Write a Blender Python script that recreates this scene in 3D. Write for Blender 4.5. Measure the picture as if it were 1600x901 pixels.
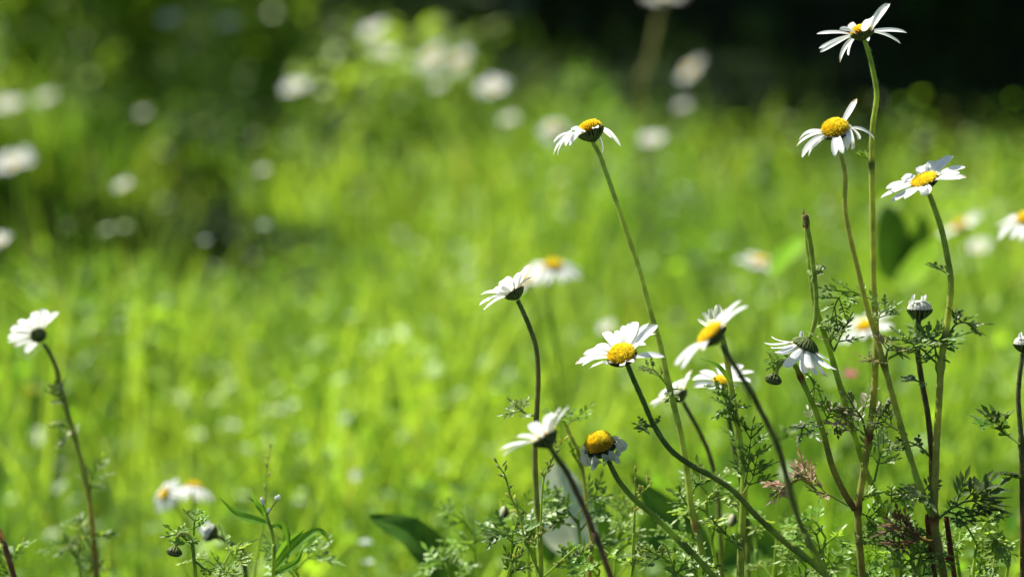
import bpy, math, random
import numpy as np
from mathutils import Vector, Matrix, noise

R = math.radians
for o in list(bpy.data.objects):
    bpy.data.objects.remove(o)
sc = bpy.context.scene
C = sc.collection

# ------------------------------------------------------------------ camera
CAM = Vector((0, 0, 0.58)); PITCH = R(12)
FW = Vector((0, math.cos(PITCH), -math.sin(PITCH))); UP = Vector((0, math.sin(PITCH), math.cos(PITCH))); RT = Vector((1, 0, 0))
cd = bpy.data.cameras.new('camera'); cam = bpy.data.objects.new('camera', cd); C.objects.link(cam)
cam.location = CAM; cam.rotation_euler = (R(90) - PITCH, 0, 0)
cd.sensor_width = 36; cd.lens = 100; cd.clip_start = 0.01; cd.clip_end = 400
cd.dof.use_dof = True; cd.dof.focus_distance = 1.0; cd.dof.aperture_fstop = 6.8
cd.dof.aperture_blades = 0
sc.camera = cam

# ------------------------------------------------------------------ light: high sun from behind left
AZ = Vector((-0.80, 0.60)); ELEV = R(52)
SUN = Vector((AZ.x * math.cos(ELEV), AZ.y * math.cos(ELEV), math.sin(ELEV)))
w = bpy.data.worlds.new('World'); sc.world = w; w.use_nodes = True
nt = w.node_tree; bg = nt.nodes['Background']; sky = nt.nodes.new('ShaderNodeTexSky')
sky.sky_type = 'NISHITA'; sky.sun_disc = False; sky.sun_elevation = ELEV
sky.sun_rotation = math.atan2(SUN.x, SUN.y)
nt.links.new(sky.outputs[0], bg.inputs[0]); bg.inputs[1].default_value = 0.065
sl = bpy.data.lights.new('sun', 'SUN'); sl.energy = 5.0; sl.angle = R(0.53); sl.color = (1.0, 0.95, 0.86)
so = bpy.data.objects.new('sun', sl); C.objects.link(so)
so.rotation_euler = SUN.to_track_quat('Z', 'Y').to_euler(); so.location = SUN * 30
sc.view_settings.view_transform = 'Standard'; sc.view_settings.look = 'None'
sc.view_settings.exposure = 1.25; sc.view_settings.gamma = 1.0
sc.render.engine = 'CYCLES'
sc.cycles.max_bounces = 8; sc.cycles.diffuse_bounces = 4; sc.cycles.transmission_bounces = 4; sc.cycles.glossy_bounces = 2
sc.cycles.sample_clamp_indirect = 6

PX = 0.36 / 1600.0
def P(px, py, d):
    return CAM + (RT * ((px - 800) * PX) + UP * (-(py - 450.5) * PX) + FW) * d
def camdir(v):
    return (RT * v[0] + UP * v[1] - FW * v[2]).normalized()
def jit(c, a, rnd):
    k = 1 + rnd.uniform(-a, a)
    return (c[0] * k * (1 + rnd.uniform(-a, a) * .4), c[1] * k, c[2] * k)

# ------------------------------------------------------------------ materials
def leafmat(name, trans=0.45, tint=(1.0, 1.0, 1.0), rough=0.42, spec=0.10, tgain=1.5, col=None, noise_scale=0, bump=0):
    m = bpy.data.materials.new(name); m.use_nodes = True; n = m.node_tree.nodes; L = m.node_tree.links
    n.clear()
    out = n.new('ShaderNodeOutputMaterial')
    if col is None:
        at = n.new('ShaderNodeAttribute'); at.attribute_name = 'Col'; csock = at.outputs[0]
    else:
        rg = n.new('ShaderNodeRGB'); rg.outputs[0].default_value = (*col, 1); csock = rg.outputs[0]
    if noise_scale:
        tc = n.new('ShaderNodeTexCoord'); nz = n.new('ShaderNodeTexNoise'); nz.inputs['Scale'].default_value = noise_scale
        L.new(tc.outputs['Object'], nz.inputs['Vector'])
        mr = n.new('ShaderNodeMapRange'); mr.inputs[1].default_value = .3; mr.inputs[2].default_value = .7
        mr.inputs[3].default_value = .72; mr.inputs[4].default_value = 1.25
        L.new(nz.outputs[0], mr.inputs[0])
        mx = n.new('ShaderNodeVectorMath'); mx.operation = 'SCALE'
        L.new(csock, mx.inputs[0]); L.new(mr.outputs[0], mx.inputs['Scale']); csock = mx.outputs[0]
    df = n.new('ShaderNodeBsdfDiffuse'); tr = n.new('ShaderNodeBsdfTranslucent'); gl = n.new('ShaderNodeBsdfGlossy')
    gl.inputs['Roughness'].default_value = rough; gl.inputs['Color'].default_value = (1, 1, 1, 1)
    tm = n.new('ShaderNodeVectorMath'); tm.operation = 'MULTIPLY'; tm.inputs[1].default_value = [t * tgain for t in tint]
    L.new(csock, tm.inputs[0]); L.new(csock, df.inputs[0]); L.new(tm.outputs[0], tr.inputs[0])
    m1 = n.new('ShaderNodeMixShader'); m1.inputs[0].default_value = trans
    L.new(df.outputs[0], m1.inputs[1]); L.new(tr.outputs[0], m1.inputs[2])
    m2 = n.new('ShaderNodeMixShader')
    if spec > 0:
        fr = n.new('ShaderNodeFresnel'); fr.inputs[0].default_value = 1.4
        ml = n.new('ShaderNodeMath'); ml.operation = 'MULTIPLY'; ml.inputs[1].default_value = spec * 2.2
        L.new(fr.outputs[0], ml.inputs[0]); L.new(ml.outputs[0], m2.inputs[0])
    else:
        m2.inputs[0].default_value = 0
    L.new(m1.outputs[0], m2.inputs[1]); L.new(gl.outputs[0], m2.inputs[2]); L.new(m2.outputs[0], out.inputs[0])
    if bump:
        bp = n.new('ShaderNodeBump'); bp.inputs['Strength'].default_value = bump; bp.inputs['Distance'].default_value = .0005
        nb = n.new('ShaderNodeTexNoise'); nb.inputs['Scale'].default_value = 2500
        tc2 = n.new('ShaderNodeTexCoord'); L.new(tc2.outputs['Object'], nb.inputs['Vector'])
        L.new(nb.outputs[0], bp.inputs['Height']); L.new(bp.outputs[0], df.inputs['Normal']); L.new(bp.outputs[0], gl.inputs['Normal'])
    return m
M = {}
M['grass'] = leafmat('grass_blades', .55, (1.17, 1.1, .45), .6, .025, 2.0)
M['weed'] = leafmat('weed_leaves', .45, (1.12, 1.1, .4), .55, .022, 2.1, noise_scale=60)
M['feather'] = leafmat('feathery_leaves', .42, (1.15, 1.1, .4), .5, .015, 2.0)
M['stem'] = leafmat('stem_skin', .40, (1.25, 1.08, .5), .5, .035, 1.7, noise_scale=220, bump=.3)
M['hair'] = leafmat('stem_hairs', .5, col=(.55, .6, .35), rough=.4, spec=.05, tgain=1.2)
M['petal'] = leafmat('white_petal', .40, (1, 1, .97), .5, .012, 1.12, noise_scale=0)
M['disc'] = leafmat('yellow_florets', .15, (1, .9, .5), .5, .02, 1.3)
M['bract'] = leafmat('green_bracts', .12, (1, 1, .5), .42, .06, 1.3)
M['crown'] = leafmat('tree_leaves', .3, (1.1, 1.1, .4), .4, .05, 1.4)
M['woolly'] = leafmat('woolly_leaf', .45, (1, 1, .9), .8, .0, 1.0, noise_scale=90)
M['shade_leaf'] = leafmat('thick_dark_leaf', .22, (1.1, 1.1, .3), .45, .025, 1.8, noise_scale=40)
def bark():
    m = bpy.data.materials.new('bark'); m.use_nodes = True; n = m.node_tree.nodes; L = m.node_tree.links
    b = n['Principled BSDF']; nz = n.new('ShaderNodeTexNoise'); nz.inputs['Scale'].default_value = 9; nz.inputs['Detail'].default_value = 8
    cr = n.new('ShaderNodeValToRGB'); cr.color_ramp.elements[0].color = (.02, .015, .01, 1); cr.color_ramp.elements[1].color = (.10, .08, .06, 1)
    L.new(nz.outputs[0], cr.inputs[0]); L.new(cr.outputs[0], b.inputs['Base Color']); b.inputs['Roughness'].default_value = .9
    return m
M['bark'] = bark()
def soil():
    m = bpy.data.materials.new('soil'); m.use_nodes = True; n = m.node_tree.nodes; L = m.node_tree.links
    b = n['Principled BSDF']; nz = n.new('ShaderNodeTexNoise'); nz.inputs['Scale'].default_value = 3; nz.inputs['Detail'].default_value = 10
    tc = n.new('ShaderNodeTexCoord'); L.new(tc.outputs['Object'], nz.inputs['Vector'])
    cr = n.new('ShaderNodeValToRGB'); cr.color_ramp.elements[0].position = .35; cr.color_ramp.elements[1].position = .65
    cr.color_ramp.elements[0].color = (.005, .009, .003, 1); cr.color_ramp.elements[1].color = (.009, .020, .005, 1)  # near black, so part of the shade under the wood is in the colour
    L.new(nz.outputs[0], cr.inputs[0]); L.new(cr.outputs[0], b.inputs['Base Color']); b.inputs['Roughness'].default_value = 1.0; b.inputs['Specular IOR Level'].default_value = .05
    return m
M['soil'] = soil()

# ------------------------------------------------------------------ mesh builder
class MB:
    def __init__(s): s.v = []; s.f = []; s.c = []; s.mi = []
    def add(s, vs, fs, col=(.5, .5, .5), mi=0):
        k = len(s.v); s.v += [tuple(v) for v in vs]; s.f += [tuple(i + k for i in f) for f in fs]
        if isinstance(col, list): s.c += col
        else: s.c += [col] * len(vs)
        s.mi += [mi] * len(fs)
    def tube(s, pts, rads, cols, n=8, ridge=0.0, cap=True, mi=0):
        N = len(pts); vs = []; cc = []; t0 = None; a = None
        for i, p in enumerate(pts):
            t = (pts[min(i + 1, N - 1)] - pts[max(i - 1, 0)]).normalized()
            if a is None:
                a = t.orthogonal().normalized()
            else:
                a = (a - t * a.dot(t)).normalized()
            b = t.cross(a)
            for k in range(n):
                th = 2 * math.pi * k / n; r = rads[i] * (1 + ridge * (1 if k % 2 else -1))
                vs.append(p + (a * math.cos(th) + b * math.sin(th)) * r); cc.append(cols[i])
        fs = [(i * n + k, i * n + (k + 1) % n, (i + 1) * n + (k + 1) % n, (i + 1) * n + k) for i in range(N - 1) for k in range(n)]
        if cap:
            vs.append(pts[-1]); cc.append(cols[-1]); e = len(vs) - 1
            fs += [((N - 1) * n + k, (N - 1) * n + (k + 1) % n, e) for k in range(n)]
        s.add(vs, fs, cc, mi)
    def blob(s, c, r, col, nrm=None, n=6, m=4, sq=1.0, mi=0):
        nrm = (nrm or Vector((0, 0, 1))).normalized(); a = nrm.orthogonal().normalized(); b = nrm.cross(a)
        vs = []
        for j in range(m + 1):
            ph = math.pi * j / m
            for k in range(n):
                th = 2 * math.pi * k / n
                vs.append(c + (a * math.cos(th) + b * math.sin(th)) * r * math.sin(ph) + nrm * r * sq * math.cos(ph))
        fs = [(j * n + k, (j + 1) * n + k, (j + 1) * n + (k + 1) % n, j * n + (k + 1) % n) for j in range(m) for k in range(n)]
        s.add(vs, fs, col, mi)
    def build(s, name, mats, parent=None, origin=Vector((0, 0, 0)), smooth=True):
        me = bpy.data.meshes.new(name)
        v = np.array(s.v, dtype=float) - np.array(origin)
        me.from_pydata(v.tolist(), [], s.f)
        ca = me.color_attributes.new('Col', 'FLOAT_COLOR', 'POINT')
        ca.data.foreach_set('color', np.concatenate([np.array(s.c, dtype=float), np.ones((len(s.c), 1))], 1).ravel())
        if not isinstance(mats, (list, tuple)): mats = [mats]
        for m in mats: me.materials.append(m)
        if len(mats) > 1: me.polygons.foreach_set('material_index', s.mi)
        if smooth: me.polygons.foreach_set('use_smooth', [True] * len(s.f))
        me.update()
        o = bpy.data.objects.new(name, me); C.objects.link(o)
        if parent: o.parent = parent
        return o
def thing(name, label, cat, loc, group=None):
    o = bpy.data.objects.new(name, None); C.objects.link(o); o.location = loc; o.empty_display_size = .02
    o['label'] = label; o['category'] = cat
    if group: o['group'] = group
    return o
def tagk(o, kind): o['kind'] = kind; return o

def spline(pts, seg=7):
    """Catmull-Rom through Vectors"""
    out = []; n = len(pts)
    if n < 3: 
        return [pts[0].lerp(pts[-1], i / seg) for i in range(seg + 1)]
    for i in range(n - 1):
        p0 = pts[max(i - 1, 0)] if i > 0 else pts[0] * 2 - pts[1]; p1 = pts[i]; p2 = pts[i + 1]
        p3 = pts[i + 2] if i + 2 < n else pts[-1] * 2 - pts[-2]
        for k in range(seg):
            t = k / seg
            out.append(0.5 * ((2 * p1) + (-p0 + p2) * t + (2 * p0 - 5 * p1 + 4 * p2 - p3) * t * t + (-p0 + 3 * p1 - 3 * p2 + p3) * t ** 3))
    out.append(pts[-1]); return out
def mixc(a, b, t): return tuple(a[i] * (1 - t) + b[i] * t for i in range(3))

GREEN = (.25, .37, .055); OLIVE = (.31, .35, .075); DARK = (.09, .12, .035); RED = (.16, .05, .03); PALE = (.22, .30, .08)  # DARK puts the shade of backlit stems into their colour
def stem_mesh(name, parent, org, pts, r0, r1, cols, mat='stem', hairs=True, nodes=(), rnd=random, seg=8):
    """pts from the top down (world); r0 radius at top, r1 at bottom; cols = (top, middle, bottom)"""
    sp = spline(pts, seg); n = len(sp); mb = MB()
    rads = []; cc = []
    for i in range(n):
        t = i / (n - 1); r = r0 + (r1 - r0) * t ** .8
        c = mixc(cols[0], cols[1], t * 2) if t < .5 else mixc(cols[1], cols[2], t * 2 - 1)
        for (nd, nr, nc) in nodes:
            dd = (sp[i] - nd).length
            g = math.exp(-(dd / .002) ** 2); r *= 1 + nr * g; c = mixc(c, nc, min(1, g * 1.0))
        rads.append(.85 * r * (1 + .04 * math.sin(i * 1.7))); cc.append(c)
    mb.tube(sp, rads, cc, n=10, ridge=.06)
    if hairs:
        for i in range(n - 1):
            for k in range(7):
                p = sp[i].lerp(sp[i + 1], rnd.random()); t = (sp[i + 1] - sp[i]).normalized(); a = t.orthogonal().normalized()
                th = rnd.uniform(0, 6.283); dr = (Matrix.Rotation(th, 3, t) @ a)
                b = p + dr * rads[i] * .9; e = b + (dr + t * rnd.uniform(-.6, .2)).normalized() * rnd.uniform(.0004, .0010)
                s_ = t * .00004
                mb.add([b - s_, b + s_, e], [(0, 1, 2)], (.4, .45, .25), 1)
    return mb.build(name, [M[mat], M['hair']], parent, org)

# ------------------------------------------------------------------ petals, discs, bracts
def petal_mb(root, tip, nrm, width, bow=.12, roll=0, notch=1.0, rnd=random, cup=.12, col=(.82, .83, .81), curl=0.0, wprof=1.0):
    """a thin strap from root to tip, arched along nrm, two grooves, toothed end"""
    L = (tip - root).length; d = (tip - root).normalized()
    side = d.cross(nrm)
    if side.length < .15: side = d.cross(RT)
    side.normalize(); side = Matrix.Rotation(roll, 3, d) @ side
    up = side.cross(d).normalized()
    if up.dot(nrm) < 0: up = -up
    nu, nv = 9, 13; vs = []; cc = []
    aged = rnd.random() < .16
    ph = rnd.uniform(0, 6.28); tw = rnd.uniform(-.25, .25); wv = rnd.uniform(.01, .03)
    n1, n2 = rnd.uniform(.25, .45), rnd.uniform(.25, .5)
    for j in range(nv):
        v = j / (nv - 1)
        wd = width * .5 * (0.42 + .58 * math.sin(min(1, v / .55) * math.pi / 2) if v < .55 else 1 - .42 * ((v - .55) / .45) ** 2.3 * wprof)
        for i in range(nu):
            u = -1 + 2 * i / (nu - 1)
            vv = v
            if v > .8:
                k = (v - .8) / .2
                tipcut = .09 * u * u + .07 * notch * (math.exp(-((u - n1) / .13) ** 2) + math.exp(-((u + n2) / .13) ** 2))
                vv = v - tipcut * k
            arch = 4 * bow * vv * (1 - vv) * L - curl * L * vv ** 3
            gro = -.09 * width * (math.exp(-((u - .35) / .16) ** 2) + math.exp(-((u + .35) / .16) ** 2)) * math.sin(math.pi * min(1, vv + .1))
            cp = cup * width * u * u * (1 if vv < .8 else 1)
            sd = Matrix.Rotation(tw * vv, 3, d) @ side; uu = Matrix.Rotation(tw * vv, 3, d) @ up
            p = root + d * (L * vv) + sd * (wd * u) + uu * (arch + cp + gro + wv * L * .5 * math.sin(ph + 5 * vv)) 
            vs.append(p)
            base = math.exp(-vv * 14)
            c = mixc(col, (.55, .60, .30), base * .6)
            if aged and v > .9: c = mixc(c, (.50, .38, .20), .75)
            stripe = .93 + .07 * math.cos(u * 9.0)
            cc.append(tuple(x * stripe for x in c))
    fs = [(j * nu + i, j * nu + i + 1, (j + 1) * nu + i + 1, (j + 1) * nu + i) for j in range(nv - 1) for i in range(nu - 1)]
    mb = MB(); mb.add(vs, fs, cc); return mb

def disc_mb(c, n, R_, dome=.55, rnd=random, nf=230, bald=0.0, cols=((.93, .80, .05), (.90, .67, .03))):
    mb = MB(); n = n.normalized(); a = n.orthogonal().normalized(); b = n.cross(a)
    rings = 10; seg = 28; vs = [c + n * dome * R_ * .93]
    for j in range(1, rings + 1):
        ph = math.pi / 2 * j / rings
        for k in range(seg):
            th = 2 * math.pi * k / seg
            vs.append(c + (a * math.cos(th) + b * math.sin(th)) * R_ * .92 * math.sin(ph) + n * dome * R_ * .88 * math.cos(ph))
    fs = [(0, 1 + k, 1 + (k + 1) % seg) for k in range(seg)]
    fs += [(1 + (j - 1) * seg + k, 1 + j * seg + k, 1 + j * seg + (k + 1) % seg, 1 + (j - 1) * seg + (k + 1) % seg) for j in range(1, rings) for k in range(seg)]
    mb.add(vs, fs, (.30, .14, .006))
    for i in range(nf):
        q = (i + .5) / nf; rr = math.sqrt(q); th = i * 2.399963
        ph = math.asin(min(.999, rr)); 
        p = c + (a * math.cos(th) + b * math.sin(th)) * R_ * rr + n * dome * R_ * math.cos(ph)
        nn = ((a * math.cos(th) + b * math.sin(th)) * rr + n * (math.cos(ph) + .25)).normalized()
        fl = R_ * rnd.uniform(.050, .068) * (250 / nf) ** .5; hgt = rnd.uniform(1.4, 3.2) + (1.0 if rnd.random() < .2 * (rr > .5) else 0)
        col = jit(mixc(cols[0], cols[1], min(1, max(0, rr * .9 + rnd.uniform(-.4, .3)))), .22, rnd)
        if bald and rr > 1 - bald: col = mixc(col, (.25, .20, .03), .6)
        mb.blob(p + nn * fl * .4, fl, col, nn, 6, 3, hgt)
    return mb

def calyx_mb(c, n, R_, depth=.7, rnd=random, bracts=26, closed=0.0):
    """overlapping bracts under the petals; c centre of the petal ring, n flower normal"""
    mb = MB(); n = n.normalized(); a = n.orthogonal().normalized(); b = n.cross(a)
    def prof(t, k=1.0):  # t 0 at stem, 1 at rim -> (radius, height)
        r = R_ * 1.0 * math.sin(min(1, t * 1.0) * math.pi / 2) ** .75; h = -depth * R_ * (1 - t) ** 1.2
        return r * k, h
    prev = None; seg = 26; vs = []; rings = 8
    for j in range(rings + 1):
        r, h = prof(j / rings, .96); r = max(r, R_ * .12)
        for k in range(seg):
            th = 2 * math.pi * k / seg; vs.append(c + (a * math.cos(th) + b * math.sin(th)) * r + n * h)
    fs = [(j * seg + k, j * seg + (k + 1) % seg, (j + 1) * seg + (k + 1) % seg, (j + 1) * seg + k) for j in range(rings) for k in range(seg)]
    mb.add(vs, fs, (.035, .05, .012))
    for row, (t0, t1, nb) in enumerate(((.50, 1.06, bracts), (.25, .82, int(bracts * .8)), (.05, .55, int(bracts * .6)))):
        for k in range(nb):
            th = 2 * math.pi * (k + .5 * (row % 2)) / nb + rnd.uniform(-.05, .05)
            er = a * math.cos(th) + b * math.sin(th); et = -a * math.sin(th) + b * math.cos(th)
            vs = []; cc = []; lift = 1.02 + .03 * row
            for j in range(5):
                t = t0 + (t1 - t0) * j / 4; r, h = prof(min(t, 1.0), lift)
                if t > 1: h += (t - 1) * R_ * .6
                wd = R_ * 2.6 / nb * (1 - .55 * (j / 4) ** 2) * (1 if j < 4 else .5) * min(1, .35 + r / R_)
                for u in (-1, -.4, 0, .4, 1):
                    vs.append(c + er * (r + (.07 * R_ if u == 0 else .04 * R_ if abs(u) < .9 else 0)) + et * u * wd + n * h)
                    cc.append((.20, .27, .09) if u == 0 else (.05, .065, .02) if abs(u) < .9 else (.014, .010, .006))
            fs = [(j * 5 + i, j * 5 + i + 1, j * 5 + i + 6, j * 5 + i + 5) for j in range(4) for i in range(4)]
            mb.add(vs, fs, cc)
    return mb

def hero(t, org, cx, cy, d, Rpx, n, tips, L=56, dome=.5, depth=.65, bow=.07, seed=1, nf=230, petal_col=(.82, .83, .81), curl=0, face=.12, cup=.12, bald=0, side=None, droop=0.0):
    """a flower head: calyx > disc, petals. tips: (px,py,width_px[,L_px[,bow]])"""
    rnd = random.Random(seed); n = camdir(n); c = P(cx, cy, d); k = PX * d; R_ = Rpx * k
    head = calyx_mb(c, n, R_, depth, rnd).build('flower_head', M['bract'], t, org)
    if dome is not None:
        disc_mb(c + n * R_ * .08, n, R_ * .95, dome, rnd, nf, bald).build('disc', M['disc'], head, org)
    for tp in tips:
        px, py, wd = tp[:3]; Lp = (tp[3] if len(tp) > 3 and tp[3] else L); bw = tp[4] if len(tp) > 4 else bow
        ray = (P(px, py, 1) - CAM).normalized()
        far = None
        root = c.copy(); tip = P(px, py, d)
        for it in range(4):
            v = tip - c; pr = v - n * v.dot(n)
            if pr.length > 1e-6: root = c + pr.normalized() * R_ * .9
            Lw = Lp * k
            oc = CAM - root; bq = ray.dot(oc); cq = oc.dot(oc) - Lw * Lw; disc_ = bq * bq - cq
            if disc_ <= 0: tip = CAM + ray * (-bq)
            else:
                best = None
                for s in (-1, 1):
                    cand = CAM + ray * (-bq + s * math.sqrt(disc_))
                    if len(tp) > 5 and tp[5] and tp[5] != s: continue
                    el = abs((cand - root).normalized().dot(n) + droop)
                    if best is None or el < best[0]: best = (el, cand)
                tip = best[1]
        petal_mb(root, tip, (n + (CAM - c).normalized() * face * rnd.uniform(.4, 1.4)).normalized(), wd * k * rnd.uniform(1.02, 1.3), bw, rnd.uniform(-.25, .25), rnd.uniform(.4, 1.3), rnd, cup, petal_col, curl).build('petal', M['petal'], head, org)
    return head, c, n, R_

def ground_pts(pts2, d, drift=0.0, dz=None):
    """pixel polyline top->down at depth d (or list), continued down to the soil"""
    out = []
    for i, q in enumerate(pts2):
        dd = q[2] if len(q) > 2 else d
        out.append(P(q[0], q[1], dd))
    e = out[-1]; v = (out[-1] - out[-2]).normalized()
    k = e.z / max(.4, -v.z)
    m = e + Vector((v.x * k * .45, v.y * k * .4, -e.z * .5)); g = e + Vector((v.x * k * .7 + drift, v.y * k * .6, -e.z - .004))
    return out + [m, g]

# ------------------------------------------------------------------ leaves
def feather(mb, pts, rnd, wid=.012, dens=1.0, col=(.10, .19, .035), col2=(.10, .19, .035), lobe=1.0, bare=.25):
    """finely divided leaf along a polyline of Vectors (base -> tip)"""
    sp = spline(pts, 6); N = len(sp); tot = sum((sp[i + 1] - sp[i]).length for i in range(N - 1))
    mb.tube(sp, [.00045 * (1 - .6 * i / N) for i in range(N)], [mixc(col, PALE, .4)] * N, n=5)
    nrm = Vector((rnd.uniform(-.5, .5), rnd.uniform(-.8, .1), 1)).normalized()
    npn = max(3, int(tot / .0042 * dens)); 
    def lob(p, dr, ln, wd, cc, up):
        sd = dr.cross(up); 
        if sd.length < 1e-4: return
        sd.normalize(); u = up
        ms = p + dr * ln * .55
        mb.add([p, ms + sd * wd + u * wd * .4, p + dr * ln + u * ln * .05, ms - sd * wd + u * wd * .4, ms - u * wd * .1],
               [(0, 4, 1), (1, 4, 2), (2, 4, 3), (3, 4, 0)], cc)
    for i in range(npn):
        t = bare + (1 - bare) * (i + .5) / npn; q = t * (N - 1); i0 = min(int(q), N - 2); p = sp[i0].lerp(sp[i0 + 1], q - i0)
        tg = (sp[i0 + 1] - sp[i0]).normalized(); 
        sd = tg.cross(nrm).normalized(); env = math.sin(math.pi * min(1, .25 + .75 * (t - bare) / (1 - bare))) * .8 + .25
        for s in (-1, 1):
            dr = (sd * s * rnd.uniform(.7, 1) + tg * rnd.uniform(.5, .9) + nrm * rnd.uniform(-.25, .45)).normalized()
            ln = wid * env * rnd.uniform(.7, 1.15); cc = jit(mixc(col, col2, rnd.random()), .2, rnd)
            e = p + dr * ln
            mb.tube([p, p + dr * ln * .5, e], [.0003, .00028, .0002], [cc] * 3, n=4, cap=False)
            nl = 3 if wid > .008 else 2
            for k in range(nl):
                b = p + dr * ln * (.35 + .6 * k / nl)
                for s2 in (-1, 1):
                    pd = dr.cross(nrm).normalized() * s2
                    d2 = (dr * rnd.uniform(.6, 1.0) + pd * rnd.uniform(.5, .9) + nrm * rnd.uniform(-.3, .4)).normalized()
                    lob(b, d2, ln * rnd.uniform(.35, .5) * min(lobe, 1.15), .00066 * lobe ** 1.6 * rnd.uniform(.8, 1.3), cc, nrm)
            lob(e - dr * ln * .1, dr, ln * .5 * lobe, .0006 * lobe, cc, nrm)
    lob(sp[-1], (sp[-1] - sp[-2]).normalized(), wid * .6, .0007, col, nrm)

def blade_leaf(mb, pts, width, nrm, col, rnd, fold=.25, rib=True, round_=False, wave=.0):
    """a simple lanceolate or oval leaf along a polyline"""
    sp = spline(pts, 14 if round_ else 6); N = len(sp); vs = []; cc = []; nu = 17 if round_ else 7
    for j, p in enumerate(sp):
        t = j / (N - 1); tg = (sp[min(j + 1, N - 1)] - sp[max(j - 1, 0)]).normalized(); sd = tg.cross(nrm).normalized(); up = sd.cross(tg)
        wd = width * .5 * ((math.sin(math.pi * t ** .75) ** .7 if round_ else math.sin(math.pi * (t * .97 + .02) ** .7) ** 1.0) + .03)
        for i in range(nu):
            u = -1 + 2 * i / (nu - 1)
            vs.append(p + sd * u * wd + up * (abs(u) * wd * fold + wave * width * math.sin(t * 17 + u * 3) * abs(u)))
            cc.append(mixc(col, (col[0] * 1.6, col[1] * 1.4, col[2] * 1.5), .8 if abs(u) < .01 else (.5 if (t * 9 - abs(u) * 1.6) % 1 < .18 else rnd.uniform(-.05, .12))))
    fs = [(j * nu + i, j * nu + i + 1, (j + 1) * nu + i + 1, (j + 1) * nu + i) for j in range(N - 1) for i in range(nu - 1)]
    mb.add(vs, fs, cc)

def add_leaf(t, org, pix, d, rnd, wid=.010, col=(.14, .23, .035), col2=None, name='leaf', lobe=1.0, bare=.25, dens=1.0, label=None):
    pts = [P(q[0], q[1], (q[2] if len(q) > 2 else d + rnd.uniform(-.004, .004))) for q in pix]
    mb = MB(); feather(mb, pts, rnd, wid, dens, col, col2 or col, lobe, bare)
    o = mb.build(name, M['feather'], t, org)
    if label: o['label'] = label
    return o
#SETTING
# ------------------------------------------------------------------ ground
def hfield(x, y):
    return .006 * noise.noise(Vector((x * 1.5, y * 1.5, 3))) - .004
g = MB(); N = 90
xs = np.concatenate([np.linspace(-150, -6, 8)[:-1], np.linspace(-6, 6, 60), np.linspace(6, 150, 8)[1:]])
ys = np.concatenate([np.linspace(-150, -3, 8)[:-1], np.linspace(-3, 12, 70), np.linspace(12, 160, 8)[1:]])
vs = [(x, y, hfield(x, y)) for y in ys for x in xs]; nx = len(xs)
g.add(vs, [(j * nx + i, j * nx + i + 1, (j + 1) * nx + i + 1, (j + 1) * nx + i) for j in range(len(ys) - 1) for i in range(nx - 1)])
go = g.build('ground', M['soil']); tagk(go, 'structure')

rs = np.random.RandomState(4)
def vnoise(x, y, s, seed=0.0):
    return np.array([noise.noise(Vector((a * s, b * s, seed))) for a, b in zip(x, y)])
def blades(name, x, y, h, wdt, col, lean, seg=4, z0=None, mat='grass'):
    """x,y,h,wdt arrays; col (n,3); one mesh of curved tapering blades"""
    n = len(x); th = rs.uniform(0, 2 * np.pi, n); ln = lean * rs.uniform(.2, 1.0, n); la = th + rs.normal(0, .5, n) + np.pi / 2
    z0 = np.zeros(n) if z0 is None else z0
    V = np.zeros((n, (seg + 1) * 2, 3)); 
    for j in range(seg + 1):
        t = j / seg; off = ln * h * t ** 2.0; zz = z0 + h * (t - .35 * np.minimum(ln, 1.2) * t * t)
        cx = x + np.cos(la) * off; cy = y + np.sin(la) * off; wd = wdt * (1 - t ** 1.6) * .5 + .00015
        V[:, 2 * j, 0] = cx - np.cos(th) * wd; V[:, 2 * j, 1] = cy - np.sin(th) * wd; V[:, 2 * j, 2] = zz
        V[:, 2 * j + 1, 0] = cx + np.cos(th) * wd; V[:, 2 * j + 1, 1] = cy + np.sin(th) * wd; V[:, 2 * j + 1, 2] = zz
    k = (seg + 1) * 2
    F = np.array([[2 * j, 2 * j + 1, 2 * j + 3, 2 * j + 2] for j in range(seg)])
    F = (F[None] + (np.arange(n) * k)[:, None, None]).reshape(-1, 4)
    return mesh_np(name, V.reshape(-1, 3), F, np.repeat(col, k, 0), mat)
def mesh_np(name, V, F, col, mat, parent=None):
    me = bpy.data.meshes.new(name); nf = len(F); q = F.shape[1]
    me.vertices.add(len(V)); me.vertices.foreach_set('co', V.ravel()); me.loops.add(nf * q); me.loops.foreach_set('vertex_index', F.ravel().astype(np.int32))
    me.polygons.add(nf); me.polygons.foreach_set('loop_start', np.arange(nf, dtype=np.int32) * q)
    me.update(calc_edges=True); me.validate()
    ca = me.color_attributes.new('Col', 'FLOAT_COLOR', 'POINT')
    ca.data.foreach_set('color', np.concatenate([col, np.ones((len(col), 1))], 1).ravel())
    me.materials.append(M[mat]); me.polygons.foreach_set('use_smooth', np.ones(len(me.polygons), bool))
    o = bpy.data.objects.new(name, me); C.objects.link(o)
    if parent: o.parent = parent
    return o
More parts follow.
